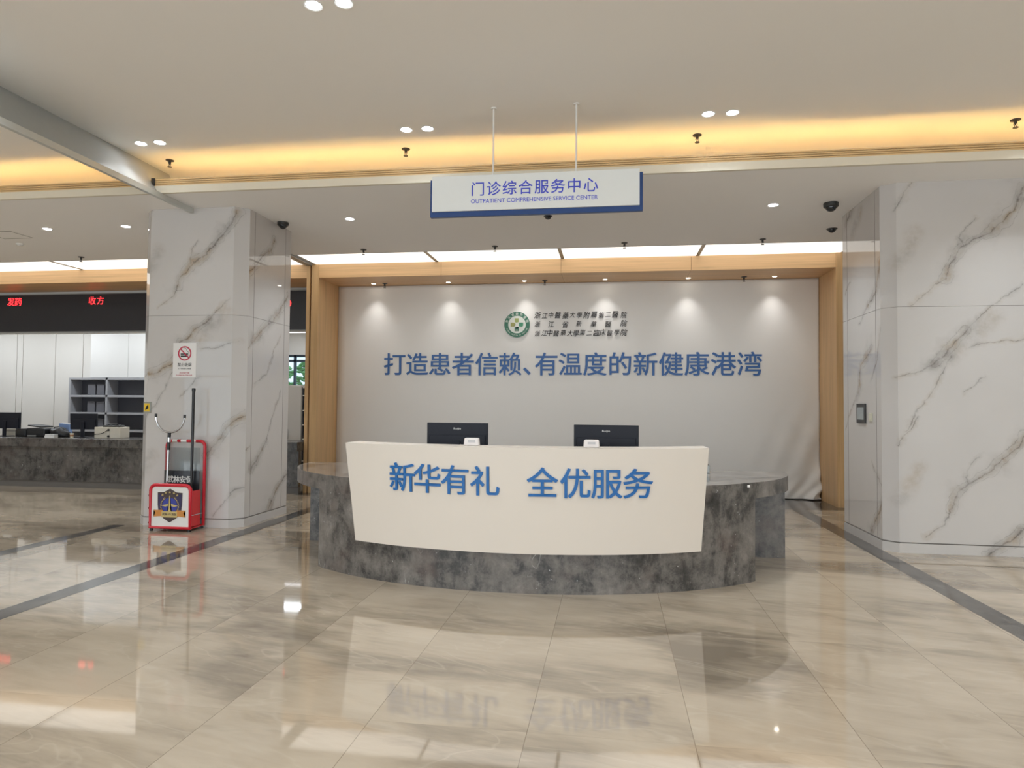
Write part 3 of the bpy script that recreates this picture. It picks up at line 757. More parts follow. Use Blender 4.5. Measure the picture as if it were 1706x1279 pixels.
bm = B(); arc_wall(bm, -PI/2+.0, PI/2, -.002, -.002, -.798, .902, .906, 96); mesh('polished_top', bm, [M_stone_top], desk, smooth=True, offset=L0)
for x0, x1 in ((-3.51, -2.90), (1.16, 1.832)):
    bm = B(); box(bm, x0, x1, 7.67, 7.765, 0, .76); mesh('end_panel', bm, M_stone, desk, offset=L0)
bm = B(); box(bm, -2.7, 1.0, 6.90, 7.5, .72, .75); mesh('work_surface', bm, M_stone_top, desk, offset=L0)
for x0 in (-2.6, .85):
    bm = B(); box(bm, x0, x0+.06, 6.95, 7.45, 0, .72); mesh('work_surface_leg', bm, M_stone, desk, offset=L0)
# white flared front panel
M_cream = simple('white_solid_surface', (222, 213, 202), .36, var=.01, scale=2, coat=0)
PB, PT, DB, DT = .345, 1.245, .05, .14
def panel_pt(s, v, d=0.):
    """s 0..1 across, v 0..1 up the flared face, d outwards"""
    xb = -2.337+s*(.775+2.337); xt = -2.425+s*(.832+2.425); x = xb+(xt-xb)*v
    off = DB+(DT-DB)*v+d
    return (x, ell(x, off), PB+(PT-PB)*v)
bm = B(); n = 72; R_ = []
for i in range(n+1):
    s = i/n; b0 = panel_pt(s, 0); t0 = panel_pt(s, 1)
    R_.append([bm.verts.new(p) for p in (b0, t0, (t0[0], ell(t0[0], DT-.30), PT), (t0[0], ell(t0[0], DT-.30), PT-.04), (t0[0]*.999, ell(t0[0], DT-.14), PT-.05), (b0[0], ell(b0[0], .004), PB))])
for A, C in zip(R_, R_[1:]):
    for k in range(6): bm.faces.new((A[k], C[k], C[(k+1) % 6], A[(k+1) % 6]))
bm.faces.new(R_[0]); bm.faces.new(R_[-1][::-1])
wp = tag(mesh('front_panel', bm, M_cream, desk, smooth=True, offset=L0), 'white flared front panel with raised blue characters')
M_acr = simple('raised_blue_acrylic', (36, 104, 170), .3, var=.03)
def fpan(u, v, w):
    vv = (v-PB)/(PT-PB); off = DB+(DT-DB)*vv+w
    return (u, ell(u, off), v)
for half_, xs in (('新华有礼', (-1.818, -1.577, -1.322, -1.059)), ('全优服务', (-.571, -.295, -.037, .223))):
    bm = B()
    for ch, x in zip(half_, xs): put(bm, ch, x, .957-.006*(x+.8), .268, .012, fpan, .011)
    mesh('slogan_lettering', bm, M_acr, wp, offset=L0)
bm = B(); x = 1.24; box(bm, x-.018, x+.018, ell(x)-.006, ell(x)+.012, .866, .888); tag(mesh('white_label', bm, M_white, desk, offset=L0), 'tiny white label on the countertop edge')

# monitors on the desk, backs to the hall
M_mon = simple('monitor_black', (24, 26, 36), .5, var=.06, spec=.3); M_screen = simple('switched_off_screen', (12, 13, 16), .1)
def monitor(label, loc, rz, w_, h_, zc, logo=None, tilt=0., group=None):
    t = thing('computer_monitor', label, 'monitor', loc, rz, group)
    def T(bm):
        if tilt:
            bmesh.ops.rotate(bm, cent=(0, 0, zc), matrix=Matrix.Rotation(tilt, 3, 'X'), verts=bm.verts)
        return bm
    bm = B(); box(bm, -w_/2, w_/2, -.012, .018, zc-h_/2, zc+h_/2, .004); box(bm, -w_*.46, w_*.46, -.028, -.01, zc-h_/2+.012, zc+h_*.16, .006)
    hs = mesh('housing', T(bm), M_mon, t)
    bm = B(); box(bm, -w_/2+.008, w_/2-.008, .018, .0195, zc-h_/2+.02, zc+h_/2-.008); mesh('screen', T(bm), M_screen, hs)
    bm = B(); box(bm, -.035, .035, -.05, -.02, .01, zc, .006); mesh('stand_neck', bm, M_mon, t)
    bm = B(); box(bm, -.12, .12, -.10, .09, 0, .012, .005); mesh('stand_base', bm, M_mon, t)
    if logo:
        bm = B(); line(bm, logo, -.036, .036, zc+h_*.34, .026, .002, lambda u, v, w: (u, -.0125-w, v), .006)
        mesh('brand_lettering', T(bm), M_white, hs)
    return t
monitor('black monitor with its back to the hall, the left one on the reception desk', (-1.47, 6.46, .906), .02, .595, .345, .35, 'Ruijie', 0, 'monitors on the reception desk')
monitor('black monitor with its back to the hall, the right one on the reception desk', (-.05, 6.46, .906), -.015, .60, .345, .345, 'Ruijie', 0, 'monitors on the reception desk')
M_tis = simple('tissue_pack_white', (222, 216, 214), .55, var=.05, scale=30)
def tissue(label, x, y, rz):
    t = thing('tissue_pack', label, 'tissue pack', (x, y, PT), rz, 'tissue packs on the desk panel')
    bm = B(); box(bm, -.068, .068, -.04, .04, 0, .068, .012, seg=3)
    for v in bm.verts: v.co.x *= 1-.10*v.co.z/.07
    mesh('pack', bm, M_tis, t, smooth=True)
    bm = B(); box(bm, -.03, .035, -.0412, -.039, .03, .05); tag(mesh('printed_label', bm, simple('faint_print', (186, 184, 186), .6), t), 'faint grey print')
tissue('small white tissue pack on the panel ledge before the left monitor', -1.208, 5.88, .04)
tissue('small white tissue pack on the panel ledge before the right monitor', -.168, 5.87, -.03)
t = thing('card_reader', 'small grey device behind the right end of the white desk panel', 'device', (.996, 7.54, .906))
bm = B(); box(bm, -.026, .028, -.12, .12, 0, .085, .006); mesh('housing', bm, M_grey, t)
bm = B(); box(bm, -.02, .022, -.11, .11, .085, .09); tag(mesh('keypad', bm, M_dark, t), 'dark top plate')

# ================================================================ red security rack and what stands in it
M_red = simple('red_paint', (196, 26, 44), .32, var=.04); M_redp = simple('red_panel', (205, 34, 38), .35, var=.04)
rack = thing('security_rack', 'red tubular security rack with white shield emblem front, at the left column', 'equipment rack', (-5.445, 8.0, 0)); L0 = rack.location
def round_frame(x0, x1, y, z0, z1, rc, r):
    pts = [(x0, y, z0)]
    for k in range(7): a_ = PI-k*PI/12; pts.append((x0+rc+rc*math.cos(a_), y, z1-rc+rc*math.sin(a_)))
    for k in range(7): a_ = PI/2-k*PI/12; pts.append((x1-rc+rc*math.cos(a_), y, z1-rc+rc*math.sin(a_)))
    pts.append((x1, y, z0)); return tube(B(), pts, r, 12, closed=True)
mesh('front_frame', round_frame(-5.715, -5.175, 7.87, .045, .572, .07, .022), M_red, rack, True, offset=L0)
mesh('back_frame', round_frame(-5.700, -5.170, 8.145, .045, 1.112, .07, .02), M_red, rack, True, offset=L0)
for q in ((-5.62, -5.55), (-5.50, -5.42), (-5.33, -5.29)):
    bm = B(); tube(bm, [(q[0], 8.145, 1.1125), (q[1], 8.145, 1.1115)], .0207, 12)
    tag(mesh('worn_wrap', bm, M_white, rack, True, offset=L0), 'white wrap peeling on the top bar')
bm = B(); box(bm, -5.70, -5.19, 7.866, 7.88, .055, .562, .004); wpn = tag(mesh('front_panel', bm, M_white, rack, offset=L0), 'white panel with the shield emblem')
for x in (-5.705, -5.178):
    bm = B(); box(bm, x-.006, x+.006, 7.895, 8.075, .06, .50); mesh('side_panel', bm, M_redp, rack, offset=L0)
bm = B()
for z in (.20,): box(bm, -5.19, -5.168, 7.89, 8.13, z-.004, z+.004)
mesh('side_rail', bm, M_chrome, rack, offset=L0)
bm = B(); box(bm, -5.70, -5.185, 7.885, 8.13, .03, .045); mesh('base_tray', bm, M_redp, rack, offset=L0)
for x in (-5.70, -5.19):
    for y in (7.875, 8.135):
        bm = B(); lathe(bm, [(0, 0), (.02, 0), (.02, .026), (0, .026)], (x, y, 0), 14); mesh('rubber_foot', bm, M_black, rack, offset=L0)
for z in (.10, .28, .44):
    bm = B(); lathe(bm, [(0, 0), (.010, 0), (.010, .014), (0, .014)], seg=10); bmesh.ops.rotate(bm, cent=(0, 0, 0), matrix=Matrix.Rotation(-PI/2, 3, 'Y'), verts=bm.verts)
    bmesh.ops.translate(bm, vec=(-5.735, 7.88, z), verts=bm.verts); mesh('bolt', bm, M_black, rack, offset=L0)
# shield emblem
cx, cz = -5.448, .325; ff = lambda u, v, w: (u, 7.866-w, v)
M_navy = simple('emblem_navy', (52, 46, 84), .5); M_brown = simple('emblem_brown', (70, 56, 56), .5); M_roy = simple('emblem_royal', (58, 66, 150), .5)
M_gold = simple('emblem_gold', (198, 176, 116), .45); M_ora = simple('emblem_ribbon', (196, 132, 62), .5); M_cr = simple('emblem_cream', (226, 220, 200), .5)
sh = [(-.168, .155), (-.085, .16), (0, .205), (.085, .16), (.168, .155), (.165, .0), (.150, -.10), (.085, -.165), (0, -.215), (-.085, -.165), (-.150, -.10), (-.165, 0)]
bm = B(); plate(bm, [(cx+u, cz+v) for u, v in sh], 0, .003, ff); em = tag(mesh('shield_emblem', bm, M_brown, rack, offset=L0), 'navy and brown shield with gold tower and ribbon')
bm = B(); plate(bm, [(cx+u*.94, cz+v*.94) for u, v in [(-.168, .145), (.168, .145), (.165, 0), (.152, -.10), (-.152, -.10), (-.165, 0)]], .0025, .004, ff); mesh('shield_field', bm, M_navy, em, offset=L0)
bm = B(); plate(bm, [(cx-.115, cz+.137), (cx, cz+.20), (cx+.115, cz+.137), (cx+.085, cz+.10), (cx, cz+.075), (cx-.085, cz+.10)], .0035, .005, ff); mesh('shield_crest', bm, M_brown, em, offset=L0)
bm = B(); plate(bm, circle(cx, cz-.01, .102), .0045, .0058, ff); mesh('emblem_disc', bm, M_roy, em, offset=L0)
bm = B()
for k in range(34):
    an = math.radians(115+k*310/33)
    if 60 < math.degrees(an) % 360 < 120: continue
    u, v = cx+.118*math.cos(an), cz-.01+.118*math.sin(an)
    plate(bm, [(u+.014*math.cos(an+.5), v+.014*math.sin(an+.5)), (u+.005*math.cos(an+2), v+.005*math.sin(an+2)), (u-.012*math.cos(an+.5), v-.012*math.sin(an+.5)), (u-.005*math.cos(an+2), v-.005*math.sin(an+2))], .0048, .007, ff)
plate(bm, [(cx-.006, cz+.12), (cx+.006, cz+.12), (cx+.010, cz+.02), (cx+.012, cz-.05), (cx+.034, cz-.11), (cx-.034, cz-.11), (cx-.012, cz-.05), (cx-.010, cz+.02)], .0055, .0085, ff)
for s in (-1, 1): plate(bm, [(cx+s*.008, cz+.022), (cx+s*.055, cz+.008), (cx+s*.115, cz-.005), (cx+s*.06, cz-.018), (cx+s*.008, cz-.006)], .0055, .0078, ff)
mesh('gold_tower', bm, M_gold, em, offset=L0)
for k in range(5):
    an = math.radians(140-k*25); bm = B(); plate(bm, star(cx+.128*math.cos(an)*1.02, cz+.062+.098*math.sin(an), .017), .0048, .007, ff); mesh('gold_star', bm, M_gold, em, offset=L0)
for s in (-1, 1):
    bm = B(); plate(bm, [(cx+s*.09, cz-.06), (cx+s*.215, cz-.062), (cx+s*.19, cz-.095), (cx+s*.215, cz-.145), (cx+s*.09, cz-.135)], .006, .008, ff)
    mesh('ribbon_tail', bm, M_ora, em, offset=L0)
bm = B(); plate(bm, [(cx-.105, cz-.075), (cx+.105, cz-.075), (cx+.105, cz-.15), (cx-.105, cz-.15)], .008, .010, ff); rb = mesh('ribbon', bm, M_gold, em, offset=L0)
bm = B(); f2 = lambda u, v, w: ff(u, v, w+.010)
for ch, u in (('武', -.078), ('林', -.046), ('安', .048), ('保', .080)): put(bm, ch, cx+u, cz-.11, .036, .001, f2, .02)
line(bm, 'APS', cx-.024, cx+.024, cz-.11, .034, .001, f2, .02)
mesh('ribbon_lettering', bm, M_brown, em, offset=L0)
# U-shaped restraint fork
t = thing('restraint_fork', 'chrome U-shaped restraint fork standing in the red security rack', 'fork', (-5.585, 8.0, .046)); L0 = t.location
bm = B(); tube(bm, [(-5.60, 8.0, .046), (-5.592, 8.02, 1.05)], .016, 14); mesh('pole', bm, M_chrome, t, True, offset=L0)
bm = B(); tube(bm, [(-5.592, 8.02, 1.0), (-5.589, 8.023, 1.215)], .021, 12); mesh('grip', bm, M_black, t, True, offset=L0)
bm = B(); lathe(bm, [(.0225, 0), (.0225, .06), (.0215, .06), (.0215, 0)], (-5.5905, 8.022, 1.10), 14); mesh('chrome_collar', bm, M_chrome, t, True, offset=L0)
P_ = [(-5.583+.20*math.cos(a_), 8.025, 1.432+.21*math.sin(a_)) for a_ in [PI+.12+k*(PI-.24)/20 for k in range(21)]]
P_ = [(-5.783, 8.025, 1.452)]+P_+[(-5.383, 8.025, 1.442)]
bm = B(); tube(bm, P_, .0125, 12); mesh('fork_arc', bm, M_chrome, t, True, offset=L0)
for x, z in ((-5.783, 1.452), (-5.383, 1.442)):
    bm = B(); tube(bm, [(x, 8.025, z-.035), (x, 8.025, z+.008)], .016, 12); mesh('rubber_tip', bm, M_black, t, True, offset=L0)
# long baton
t = thing('baton', 'tall black baton standing in the red security rack, right of the fork', 'baton', (-5.268, 8.03, .046)); L0 = t.location
bm = B(); tube(bm, [(-5.266, 8.02, .046), (-5.277, 8.04, 1.77)], [.0155, .0185], 14); mesh('shaft', bm, M_black, t, True, offset=L0)
bm = B(); lathe(bm, [(0, 0), (.0225, 0), (.0235, .035), (.018, .04), (0, .04)], (-5.277, 8.04, 1.75), 16); mesh('end_cap', bm, M_black, t, True, offset=L0)
# riot shield
t = thing('riot_shield', 'clear riot shield with black band and white characters in the red rack', 'riot shield', (-5.46, 8.09, .046)); L0 = t.location
M_clear = glass_mat('clear_polycarbonate', (238, 241, 242), .9)
def fsh(u, v, w): return (u, 8.105-w-.035*math.cos((u+5.455)/.25*PI/2*.9), v)
def sheet(x0, x1, z0, z1, w0, w1, n=16):
    bm = B(); R_ = []
    for i in range(n+1):
        u = x0+(x1-x0)*i/n; R_.append([bm.verts.new(fsh(u, z, w)) for z, w in ((z0, w0), (z1, w0), (z1, w1), (z0, w1))])
    for A, C in zip(R_, R_[1:]):
        for k in range(4): bm.faces.new((A[k], C[k], C[(k+1) % 4], A[(k+1) % 4]))
    bm.faces.new(R_[0]); bm.faces.new(R_[-1][::-1]); return bm
mesh('clear_plate', sheet(-5.693, -5.205, .05, 1.03, 0, .004), M_clear, t, True, offset=L0)
bd = tag(mesh('black_band', sheet(-5.693, -5.205, .47, .735, .0045, .007), simple('band_black', (34, 38, 44), .3), t, True, offset=L0), 'black band with white characters')
bm = B()
for k, ch in enumerate('武林安保'): put(bm, ch, -5.590+k*.087, .625, .092, .002, lambda u, v, w: fsh(u, v, w+.007), .02)
mesh('lettering', bm, M_white, bd, offset=L0)
bm = B(); tube(bm, [(-5.40, 8.115, .50), (-5.40, 8.126, .54), (-5.40, 8.126, .66), (-5.40, 8.115, .70)], .008, 8); mesh('handle', bm, M_black, t, True, offset=L0)

# ================================================================ things on the columns
t = thing('no_smoking_sign', 'white no smoking notice with red ring on the left marble column', 'sign', (-5.517, 8.2, 2.16)); L0 = t.location
M_paper = simple('notice_white', (225, 222, 219), .4, var=.01); M_rr = simple('notice_red', (186, 34, 66), .45); M_bk = simple('notice_black', (34, 36, 36), .5)
bm = B(); box(bm, -5.682, -5.352, 8.194, 8.2, 1.932, 2.386); mesh('board', bm, M_paper, t, offset=L0)
fn = lambda u, v, w: (u, 8.194-w, v); nx_, nz_ = -5.517, 2.247
bm = B(); annulus(bm, nx_, nz_, .078, .094, 0, .003, fn)
c_, s_ = .012*.7071, .078*.7071
plate(bm, [(nx_-s_-c_*.6, nz_+s_-c_*.6), (nx_+s_-c_*.6, nz_-s_-c_*.6), (nx_+s_+c_*.6, nz_-s_+c_*.6), (nx_-s_+c_*.6, nz_+s_+c_*.6)], .001, .003, fn)
mesh('prohibition_ring', bm, M_rr, t, offset=L0)
bm = B()
for z in (-.008, -.036): plate(bm, [(nx_-.058, nz_+z-.009), (nx_+.05, nz_+z-.009), (nx_+.05, nz_+z+.009), (nx_-.058, nz_+z+.009)], 0, .001, fn)
tube(bm, [fn(nx_+.054+.006*math.sin(k*1.3)-.055*(k/8)**1.5, nz_+.002+.07*k/8, .001) for k in range(9)], .0025, 6)
tube(bm, [fn(nx_+.040+.006*math.sin(k*1.3+1)-.035*(k/8)**1.5, nz_+.02+.05*k/8, .001) for k in range(9)], .002, 6)
mesh('cigarette_pictogram', bm, M_bk, t, offset=L0)
bm = B()
for k, ch in enumerate('禁止吸烟'): put(bm, ch, nx_-.075+k*.050, 2.100, .051, .001, fn, .010)
line(bm, '为了您和家人的健康', nx_-.093, nx_+.093, 2.048, .020, .001, fn, .004)
mesh('black_lettering', bm, M_bk, t, offset=L0)
bm = B(); line(bm, '请自觉遵守禁烟', nx_-.07, nx_+.07, 1.992, .018, .001, fn, .004); line(bm, '违者按规定处以罚款并劝离', nx_-.115, nx_+.112, 1.963, .018, .001, fn, .004)
mesh('red_lettering', bm, M_rr, t, offset=L0)
t = thing('call_box', 'small silver plate with yellow sticker on the left marble column', 'wall plate', (-6.03, 8.2, 1.54)); L0 = t.location
bm = B(); box(bm, -6.086, -5.978, 8.188, 8.2, 1.466, 1.612, .003); mesh('plate', bm, simple('satin_plate', (150, 150, 140), .35, .4), t, offset=L0)
bm = B(); box(bm, -6.073, -5.995, 8.186, 8.188, 1.485, 1.592); st = mesh('yellow_sticker', bm, simple('sticker_yellow', (222, 184, 44), .5), t, offset=L0)
bm = B(); plate(bm, [(-6.055, 1.50), (-6.03, 1.535), (-6.05, 1.54), (-6.02, 1.575), (-6.012, 1.55), (-6.022, 1.535), (-6.008, 1.53)], 0, .001, lambda u, v, w: (u, 8.186-w, v)); mesh('sticker_mark', bm, M_bk, st, offset=L0)
t = thing('wall_tablet', 'dark wall tablet with grey screen on the aisle side of the right column', 'control panel', (3.045, 8.93, 1.54)); L0 = t.location
bm = B(); box(bm, 3.025, 3.045, 8.79, 9.075, 1.422, 1.66, .004); mesh('housing', bm, M_dark, t, offset=L0)
bm = B(); box(bm, 3.0235, 3.025, 8.825, 9.04, 1.465, 1.615); mesh('screen', bm, simple('tablet_screen', (150, 158, 160), .15), t, offset=L0)
t = thing('light_switch', 'small ivory switch plate beside the wall tablet on the right column', 'switch', (3.045, 8.64, 1.5)); L0 = t.location
bm = B(); box(bm, 3.033, 3.045, 8.59, 8.69, 1.447, 1.546, .003); mesh('plate', bm, simple('ivory_plastic', (205, 202, 182), .4), t, offset=L0)
bm = B(); box(bm, 3.030, 3.033, 8.61, 8.67, 1.467, 1.526, .001); mesh('rocker', bm, simple('ivory_rocker', (212, 209, 190), .35), t, offset=L0)

# ================================================================ dispensary at the left
cnt = thing('stone_counter', 'long dark grey marble dispensary counter behind the left column', 'counter', (-11, 11.85, 0)); L0 = cnt.location
M_stoned = stone_material('dark_counter_marble', .62, .25)
bm = B(); box(bm, XW0+.05, -5.53, 11.56, 11.66, .12, .76); mesh('front', bm, M_stoned, cnt, offset=L0)
bm = B(); box(bm, XW0+.05, -5.53, 11.50, 12.28, .76, .92, .004); mesh('countertop', bm, M_stoned, cnt, offset=L0)
bm = B(); box(bm, XW0+.05, -5.53, 11.58, 11.66, 0, .12); mesh('kick_board', bm, simple('kick_grey', (96, 92, 88), .35), cnt, offset=L0)
for x in (-17, -13.4, -9.8, -6.2):
    bm = B(); box(bm, x, x+.06, 11.66, 12.2, 0, .76); mesh('support', bm, M_stoned, cnt, offset=L0)
brd = thing('led_board', 'long dark LED board with red characters hung over the dispensary counter', 'display board', (-11, 12.64, 3.45)); L0 = brd.location
M_board = simple('led_board_black', (44, 44, 50), .3, var=.04)
bm = B(); box(bm, XW0+.05, -5.53, 12.60, 12.69, 3.05, 3.845); pn = mesh('panel', bm, M_board, brd, offset=L0)
bm = B(); box(bm, XW0+.05, -5.53, 12.592, 12.6, 3.83, 3.845); box(bm, XW0+.05, -5.53, 12.592, 12.6, 3.05, 3.062); mesh('frame', bm, M_grey, brd, offset=L0)
M_redled = emit('red_led', (255, 22, 34), 2.2); fl_ = lambda u, v, w: (u, 12.6-w, v)
for txt, xs in (('发药', (-12.47, -12.30)), ('收方', (-10.58, -10.39)), ('0', (-6.265,)), ('取药', (-8.6, -8.42)), ('发药', (-14.4, -14.22))):
    bm = B()
    for ch, x in zip(txt, xs): put(bm, ch, x, 3.695 if ch != '0' else 3.58, .178, .003, fl_, 0, base=.382 if ch != '0' else .35, half=.5 if ch != '0' else .31)
    tag(mesh('red_characters', bm, M_redled, pn, offset=L0), 'glowing red characters')

monitor('black monitor at the far left of the dispensary counter', (-11.90, 12.0, .92), .04, .62, .32, .31, None, 0, 'monitors on the dispensary counter')
monitor('black monitor on the dispensary counter, left of the beige box printer', (-10.18, 12.0, .92), .1, .54, .31, .31, None, .06, 'monitors on the dispensary counter')
M_beige = simple('beige_casing', (205, 198, 184), .5)
t = thing('receipt_printer', 'beige box printer with two black knobs on the dispensary counter by the column', 'printer', (-9.585, 12.02, .92))
bm = B(); box(bm, -.275, .275, -.13, .13, 0, .21, .008); mesh('casing', bm, M_beige, t)
bm = B(); box(bm, .055, .06, -.1315, -.129, .004, .206); mesh('seam', bm, M_joint, t)
for z in (.155, .035):
    bm = B(); lathe(bm, [(0, 0), (.022, 0), (.018, .02), (0, .02)], seg=14); bmesh.ops.rotate(bm, cent=(0, 0, 0), matrix=Matrix.Rotation(PI/2, 3, 'X'), verts=bm.verts)
    bmesh.ops.translate(bm, vec=(.03, -.13, z), verts=bm.verts); mesh('knob', bm, M_black, t)
bm = B(); tube(bm, [(.03, -.145, .155), (-.06, -.16, .10), (-.15, -.16, .075), (-.20, -.16, .075), (-.36, -.15, .06)], .006, 8); mesh('cable', bm, M_black, t, True)
def low_black(name, label, x, y, w_, d_, h_, cat, hump=0.):
    t = thing(name, label, cat, (x, y, .92))
    bm = B(); box(bm, -w_/2, w_/2, -d_/2, d_/2, 0, h_, min(.02, h_/3), seg=3); mesh('casing', bm, M_black, t, True)
    return t
t = low_black('keypad_terminal', 'flat black terminal lying on top of the beige printer', -9.55, 12.02, .36, .16, .035, 'terminal'); t.location.z = 1.13
bm = B(); tube(bm, [(-.16, 0, .03), (-.08, 0, .052), (.06, 0, .052), (.15, 0, .03)], .012, 10); mesh('handset', bm, M_black, t, True)
t = low_black('document_scanner', 'flat black scanner on the dispensary counter right of the far left monitor', -11.45, 12.02, .24, .3, .14, 'scanner')
bm = B(); box(bm, -.11, .11, -.14, .14, .142, .155, .004); mesh('lid', bm, M_black, t)
t = low_black('ink_printer', 'large low black printer with raised lid on the dispensary counter', -11.10, 12.02, .40, .34, .17, 'printer')
bm = B(); box(bm, -.19, .10, -.16, .16, .172, .20, .012); bmesh.ops.rotate(bm, cent=(0, 0, .17), matrix=Matrix.Rotation(.10, 3, 'Y'), verts=bm.verts); bmesh.ops.translate(bm, vec=(0, 0, .02), verts=bm.verts); mesh('lid', bm, M_black, t, True)
bm = B(); box(bm, -.16, .02, -.19, -.165, .01, .035, .004); tag(mesh('paper_tray', bm, M_grey, t), 'grey paper tray')
t = thing('shoulder_bag', 'slumped black bag on the dispensary counter between printer and blue file', 'bag', (-10.685, 12.0, .92))
bm = B(); bmesh.ops.create_uvsphere(bm, u_segments=24, v_segments=14, radius=1)
for v in bm.verts:
    x, y, z = v.co; v.co = (x*.20*(1+.06*math.sin(7*y+3*z)), y*.14, max(0, .085+z*.095+.018*math.sin(6*x+1)+.03*x*(-1)))
mesh('body', bm, M_black, t, True)
bm = B(); tube(bm, [(-.15, .0, .13), (-.12, -.02, .19), (-.02, -.03, .20), (.08, -.02, .165), (.13, 0, .12)], .009, 8); mesh('strap', bm, M_black, t, True)
t = thing('box', 'small white box pair on the dispensary counter before the black bag', 'box', (-10.63, 11.72, .92))
bm = B(); box(bm, -.10, .10, -.05, .05, 0, .04, .002); mesh('carton', bm, M_white, t); bm = B(); box(bm, -.09, .10, -.05, .05, .0405, .068, .002); mesh('upper_carton', bm, simple('pale_grey_card', (196, 196, 196), .6), t)
t = thing('paper_cup', 'small paper cup beside the foot of the second dispensary monitor', 'cup', (-10.21, 11.74, .92))
bm = B(); lathe(bm, [(0, 0), (.026, 0), (.036, .09), (.033, .09), (.025, .006), (0, .006)], seg=20); mesh('cup', bm, M_cr, t, True)
bm = B(); lathe(bm, [(.0275, .03), (.0295, .03), (.0335, .065), (.0315, .065)], seg=20); mesh('sleeve', bm, simple('cup_brown', (172, 128, 92), .6), t, True)
t = thing('file_holder', 'blue file holder standing behind the second dispensary monitor', 'file holder', (-10.82, 12.235, .92), .0)
bm = B(); plate(bm, [(-.02, .0), (.16, 0), (.16, .24), (-.06, .26)], -.06, .03, lambda u, v, w: (u, w, v)); mesh('holder', bm, simple('file_blue', (120, 146, 190), .5), t)
bm = B(); plate(bm, [(0, .24), (.14, .23), (.14, .265), (-.03, .28)], -.02, .0, lambda u, v, w: (u, w, v)); mesh('papers', bm, M_white, t)
t = thing('white_case', 'low white case behind the far left dispensary monitor', 'box', (-11.86, 12.20, .92))
bm = B(); box(bm, -.22, .26, -.05, .07, 0, .14, .006); mesh('casing', bm, M_beige, t); bm = B(); box(bm, -.2, .24, -.052, -.05, .09, .10); mesh('seam', bm, M_joint, t)

# shelving and cupboards behind the counter
M_shelf = simple('grey_shelving', (150, 150, 154), .5); M_shback = simple('dark_shelf_back', (72, 72, 78), .5); M_fb = simple('dark_file_box', (92, 92, 98), .55, var=.1)
sx0, sx1 = -12.83, -10.63
t = thing('shelf_cabinet', 'grey open shelf cabinet with dark compartments behind the dispensary counter', 'shelf', ((sx0+sx1)/2, 14.8, 0)); L0 = t.location
bm = B(); box(bm, sx0, sx1, 14.975, 14.99, 0, 2.19); mesh('back_panel', bm, M_shback, t, offset=L0)
for x in (sx0, -11.86, -10.68):
    bm = B(); box(bm, x, x+.05, 14.62, 14.975, 0, 2.19); mesh('upright', bm, M_shelf, t, offset=L0)
SZ = (2.165, 1.757, 1.347, .936, .52, .02)
for z in SZ:
    bm = B(); box(bm, sx0+.05, -10.68, 14.62, 14.975, z-.025, z+.025); mesh('shelf_board', bm, M_shelf, t, offset=L0)
for ri, (zlo, rn) in enumerate(((1.782, 'top'), (1.372, 'middle'), (.961, 'lower'))):
    for x, cn in ((-12.30, 'left'), (-12.06, 'right')):
        bm = B(); box(bm, x-.10, x+.10, 14.70, 14.95, zlo, zlo+.26, .01)
        tag(mesh('file_box', bm, M_fb), f'dark file box in the {rn} left shelf compartment, the {cn} of two', 'file box', 'file boxes on the grey shelves')
t = thing('added_cupboard', 'white cupboard added for the lit wall area above the grey shelf cabinet', 'cupboard', (-11.35, 14.85, 2.19)); L0 = t.location
M_cup = simple('bright_laminate', (206, 204, 202), .4, var=.01)  # cupboard put in to stand for a lit stretch of wall
bm = B(); box(bm, -12.33, -10.63, 14.70, 14.99, 2.192, 3.6); mesh('body', bm, M_cup, t, offset=L0)
for a, c in ((-12.328, -11.345), (-11.335, -10.635)):
    bm = B(); box(bm, a, c, 14.682, 14.70, 2.20, 3.595, .002); mesh('door', bm, M_cup, t, offset=L0)
t = thing('white_cabinet', 'white cabinet seen in the gap between left column and oak post', 'cabinet', (-7.1, 13.7, 0)); L0 = t.location
bm = B(); box(bm, -7.8, -6.41, 13.50, 13.95, 0, 2.0); mesh('body', bm, M_pan, t, offset=L0)
for a, c in ((-7.79, -7.11), (-7.10, -6.415)):
    bm = B(); box(bm, a, c, 13.485, 13.50, .05, 1.99, .002); d = mesh('door', bm, M_pan, t, offset=L0)
    bm = B(); x = c-.30 if c > -6.5 else a+.05; box(bm, x, x+.03, 13.465, 13.485, .87, 1.08, .003); mesh('handle', bm, M_grey, d, offset=L0)
t = thing('open_bookcase', 'narrow dark open bookcase right of the white cabinet in the gap', 'shelf', (-6.05, 13.7, 0)); L0 = t.location
bm = B(); box(bm, -6.395, -5.6, 13.93, 13.95, 0, 1.97); mesh('back_panel', bm, simple('bookcase_back', (62, 54, 52), .6), t, offset=L0)
for x in (-6.405, -5.62):
    bm = B(); box(bm, x, x+.018, 13.52, 13.93, 0, 1.97); mesh('upright', bm, M_shback, t, offset=L0)
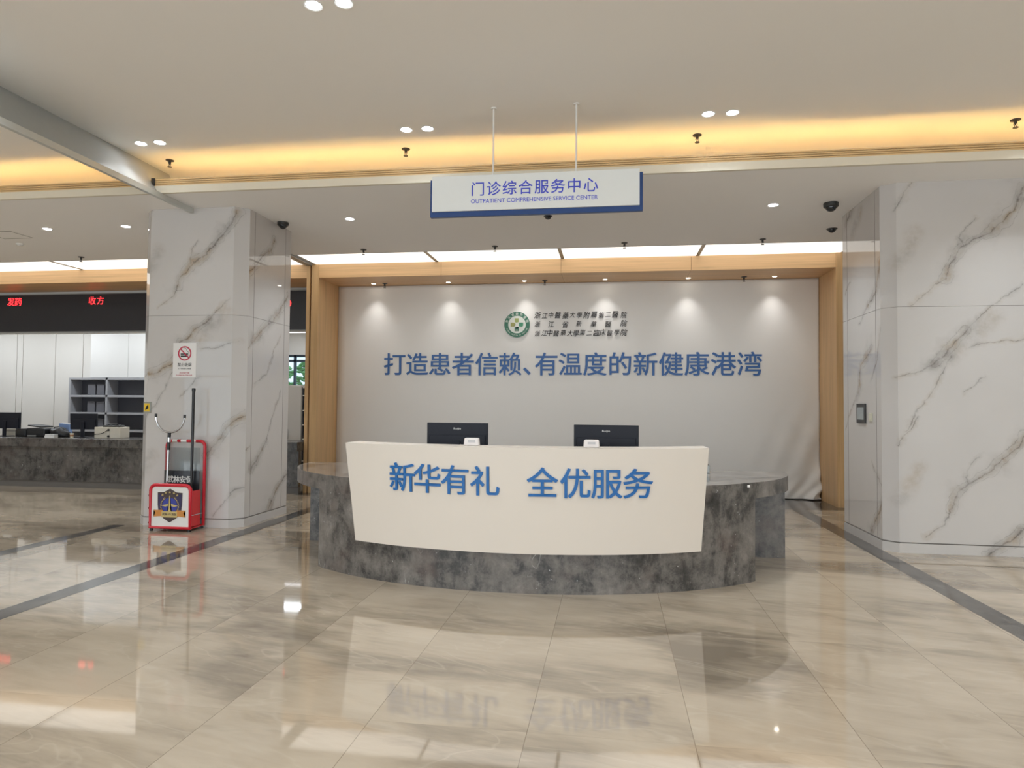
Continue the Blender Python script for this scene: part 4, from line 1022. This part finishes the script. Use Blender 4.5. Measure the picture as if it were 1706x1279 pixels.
for z in (.02, .42, .87, 1.17, 1.47, 1.78, 1.95):
    bm = B(); box(bm, -6.387, -5.62, 13.50, 13.93, z-.012, z+.012); mesh('shelf_board', bm, M_pan, t, offset=L0)
t = thing('ceiling_panel_light', 'bright strip light under the back room ceiling, seen in the gap', 'ceiling light', (-8.9, 19.42, 3.8)); L0 = t.location
bm = B(); box(bm, -10.2, -7.6, 19.3, 19.55, 3.775, 3.8); mesh('housing', bm, M_white, t, offset=L0); bm = B(); box(bm, -10.15, -7.65, 19.33, 19.52, 3.77, 3.775); mesh('diffuser', bm, emit('strip_diffuser', (250, 250, 255), 1.6), t, offset=L0)

# trees beyond the far window
M_leaf = simple('foliage', (112, 172, 100), .6, var=.35, scale=6); M_bark = simple('bark', (86, 70, 56), .8)
def tree(label, x, y, h):
    t = thing('tree', label, 'tree', (x, y, -.2), 0, 'trees outside the far window')
    bm = B(); tube(bm, [(0, 0, 0), (.05, 0, h*.35), (0, .05, h*.6)], [.14, .11, .06], 10); mesh('trunk', bm, M_bark, t, True)
    bm = B()
    for k in range(260):
        a_, b_, q = rnd.uniform(0, 2*PI), rnd.uniform(-1, 1), rnd.random()**.4
        R_ = h*.30; s = math.sqrt(1-b_*b_)
        p = Vector((math.cos(a_)*s*q*R_, math.sin(a_)*s*q*R_, h*.68+b_*q*R_*1.05))
        m_ = Matrix.Translation(p) @ Matrix.Rotation(rnd.uniform(0, 6), 4, 'Z') @ Matrix.Rotation(rnd.uniform(-1, 1), 4, 'X') @ Matrix.Diagonal((1, .7, .35, 1))
        bmesh.ops.create_icosphere(bm, subdivisions=1, radius=h*.045*rnd.uniform(.7, 1.3), matrix=m_)
    mesh('crown', bm, M_leaf, t)
tree('green tree outside the far window, left of its mullion', -12.6, 23.6, 3.6)
tree('green tree outside the far window, right of its mullion', -10.35, 23.0, 3.5)
bm = B(); box(bm, -30, 10, 20.25, 40, -.35, -.2); tag(mesh('ground', bm, simple('outside_paving', (150, 150, 146), .8)), kind='structure')
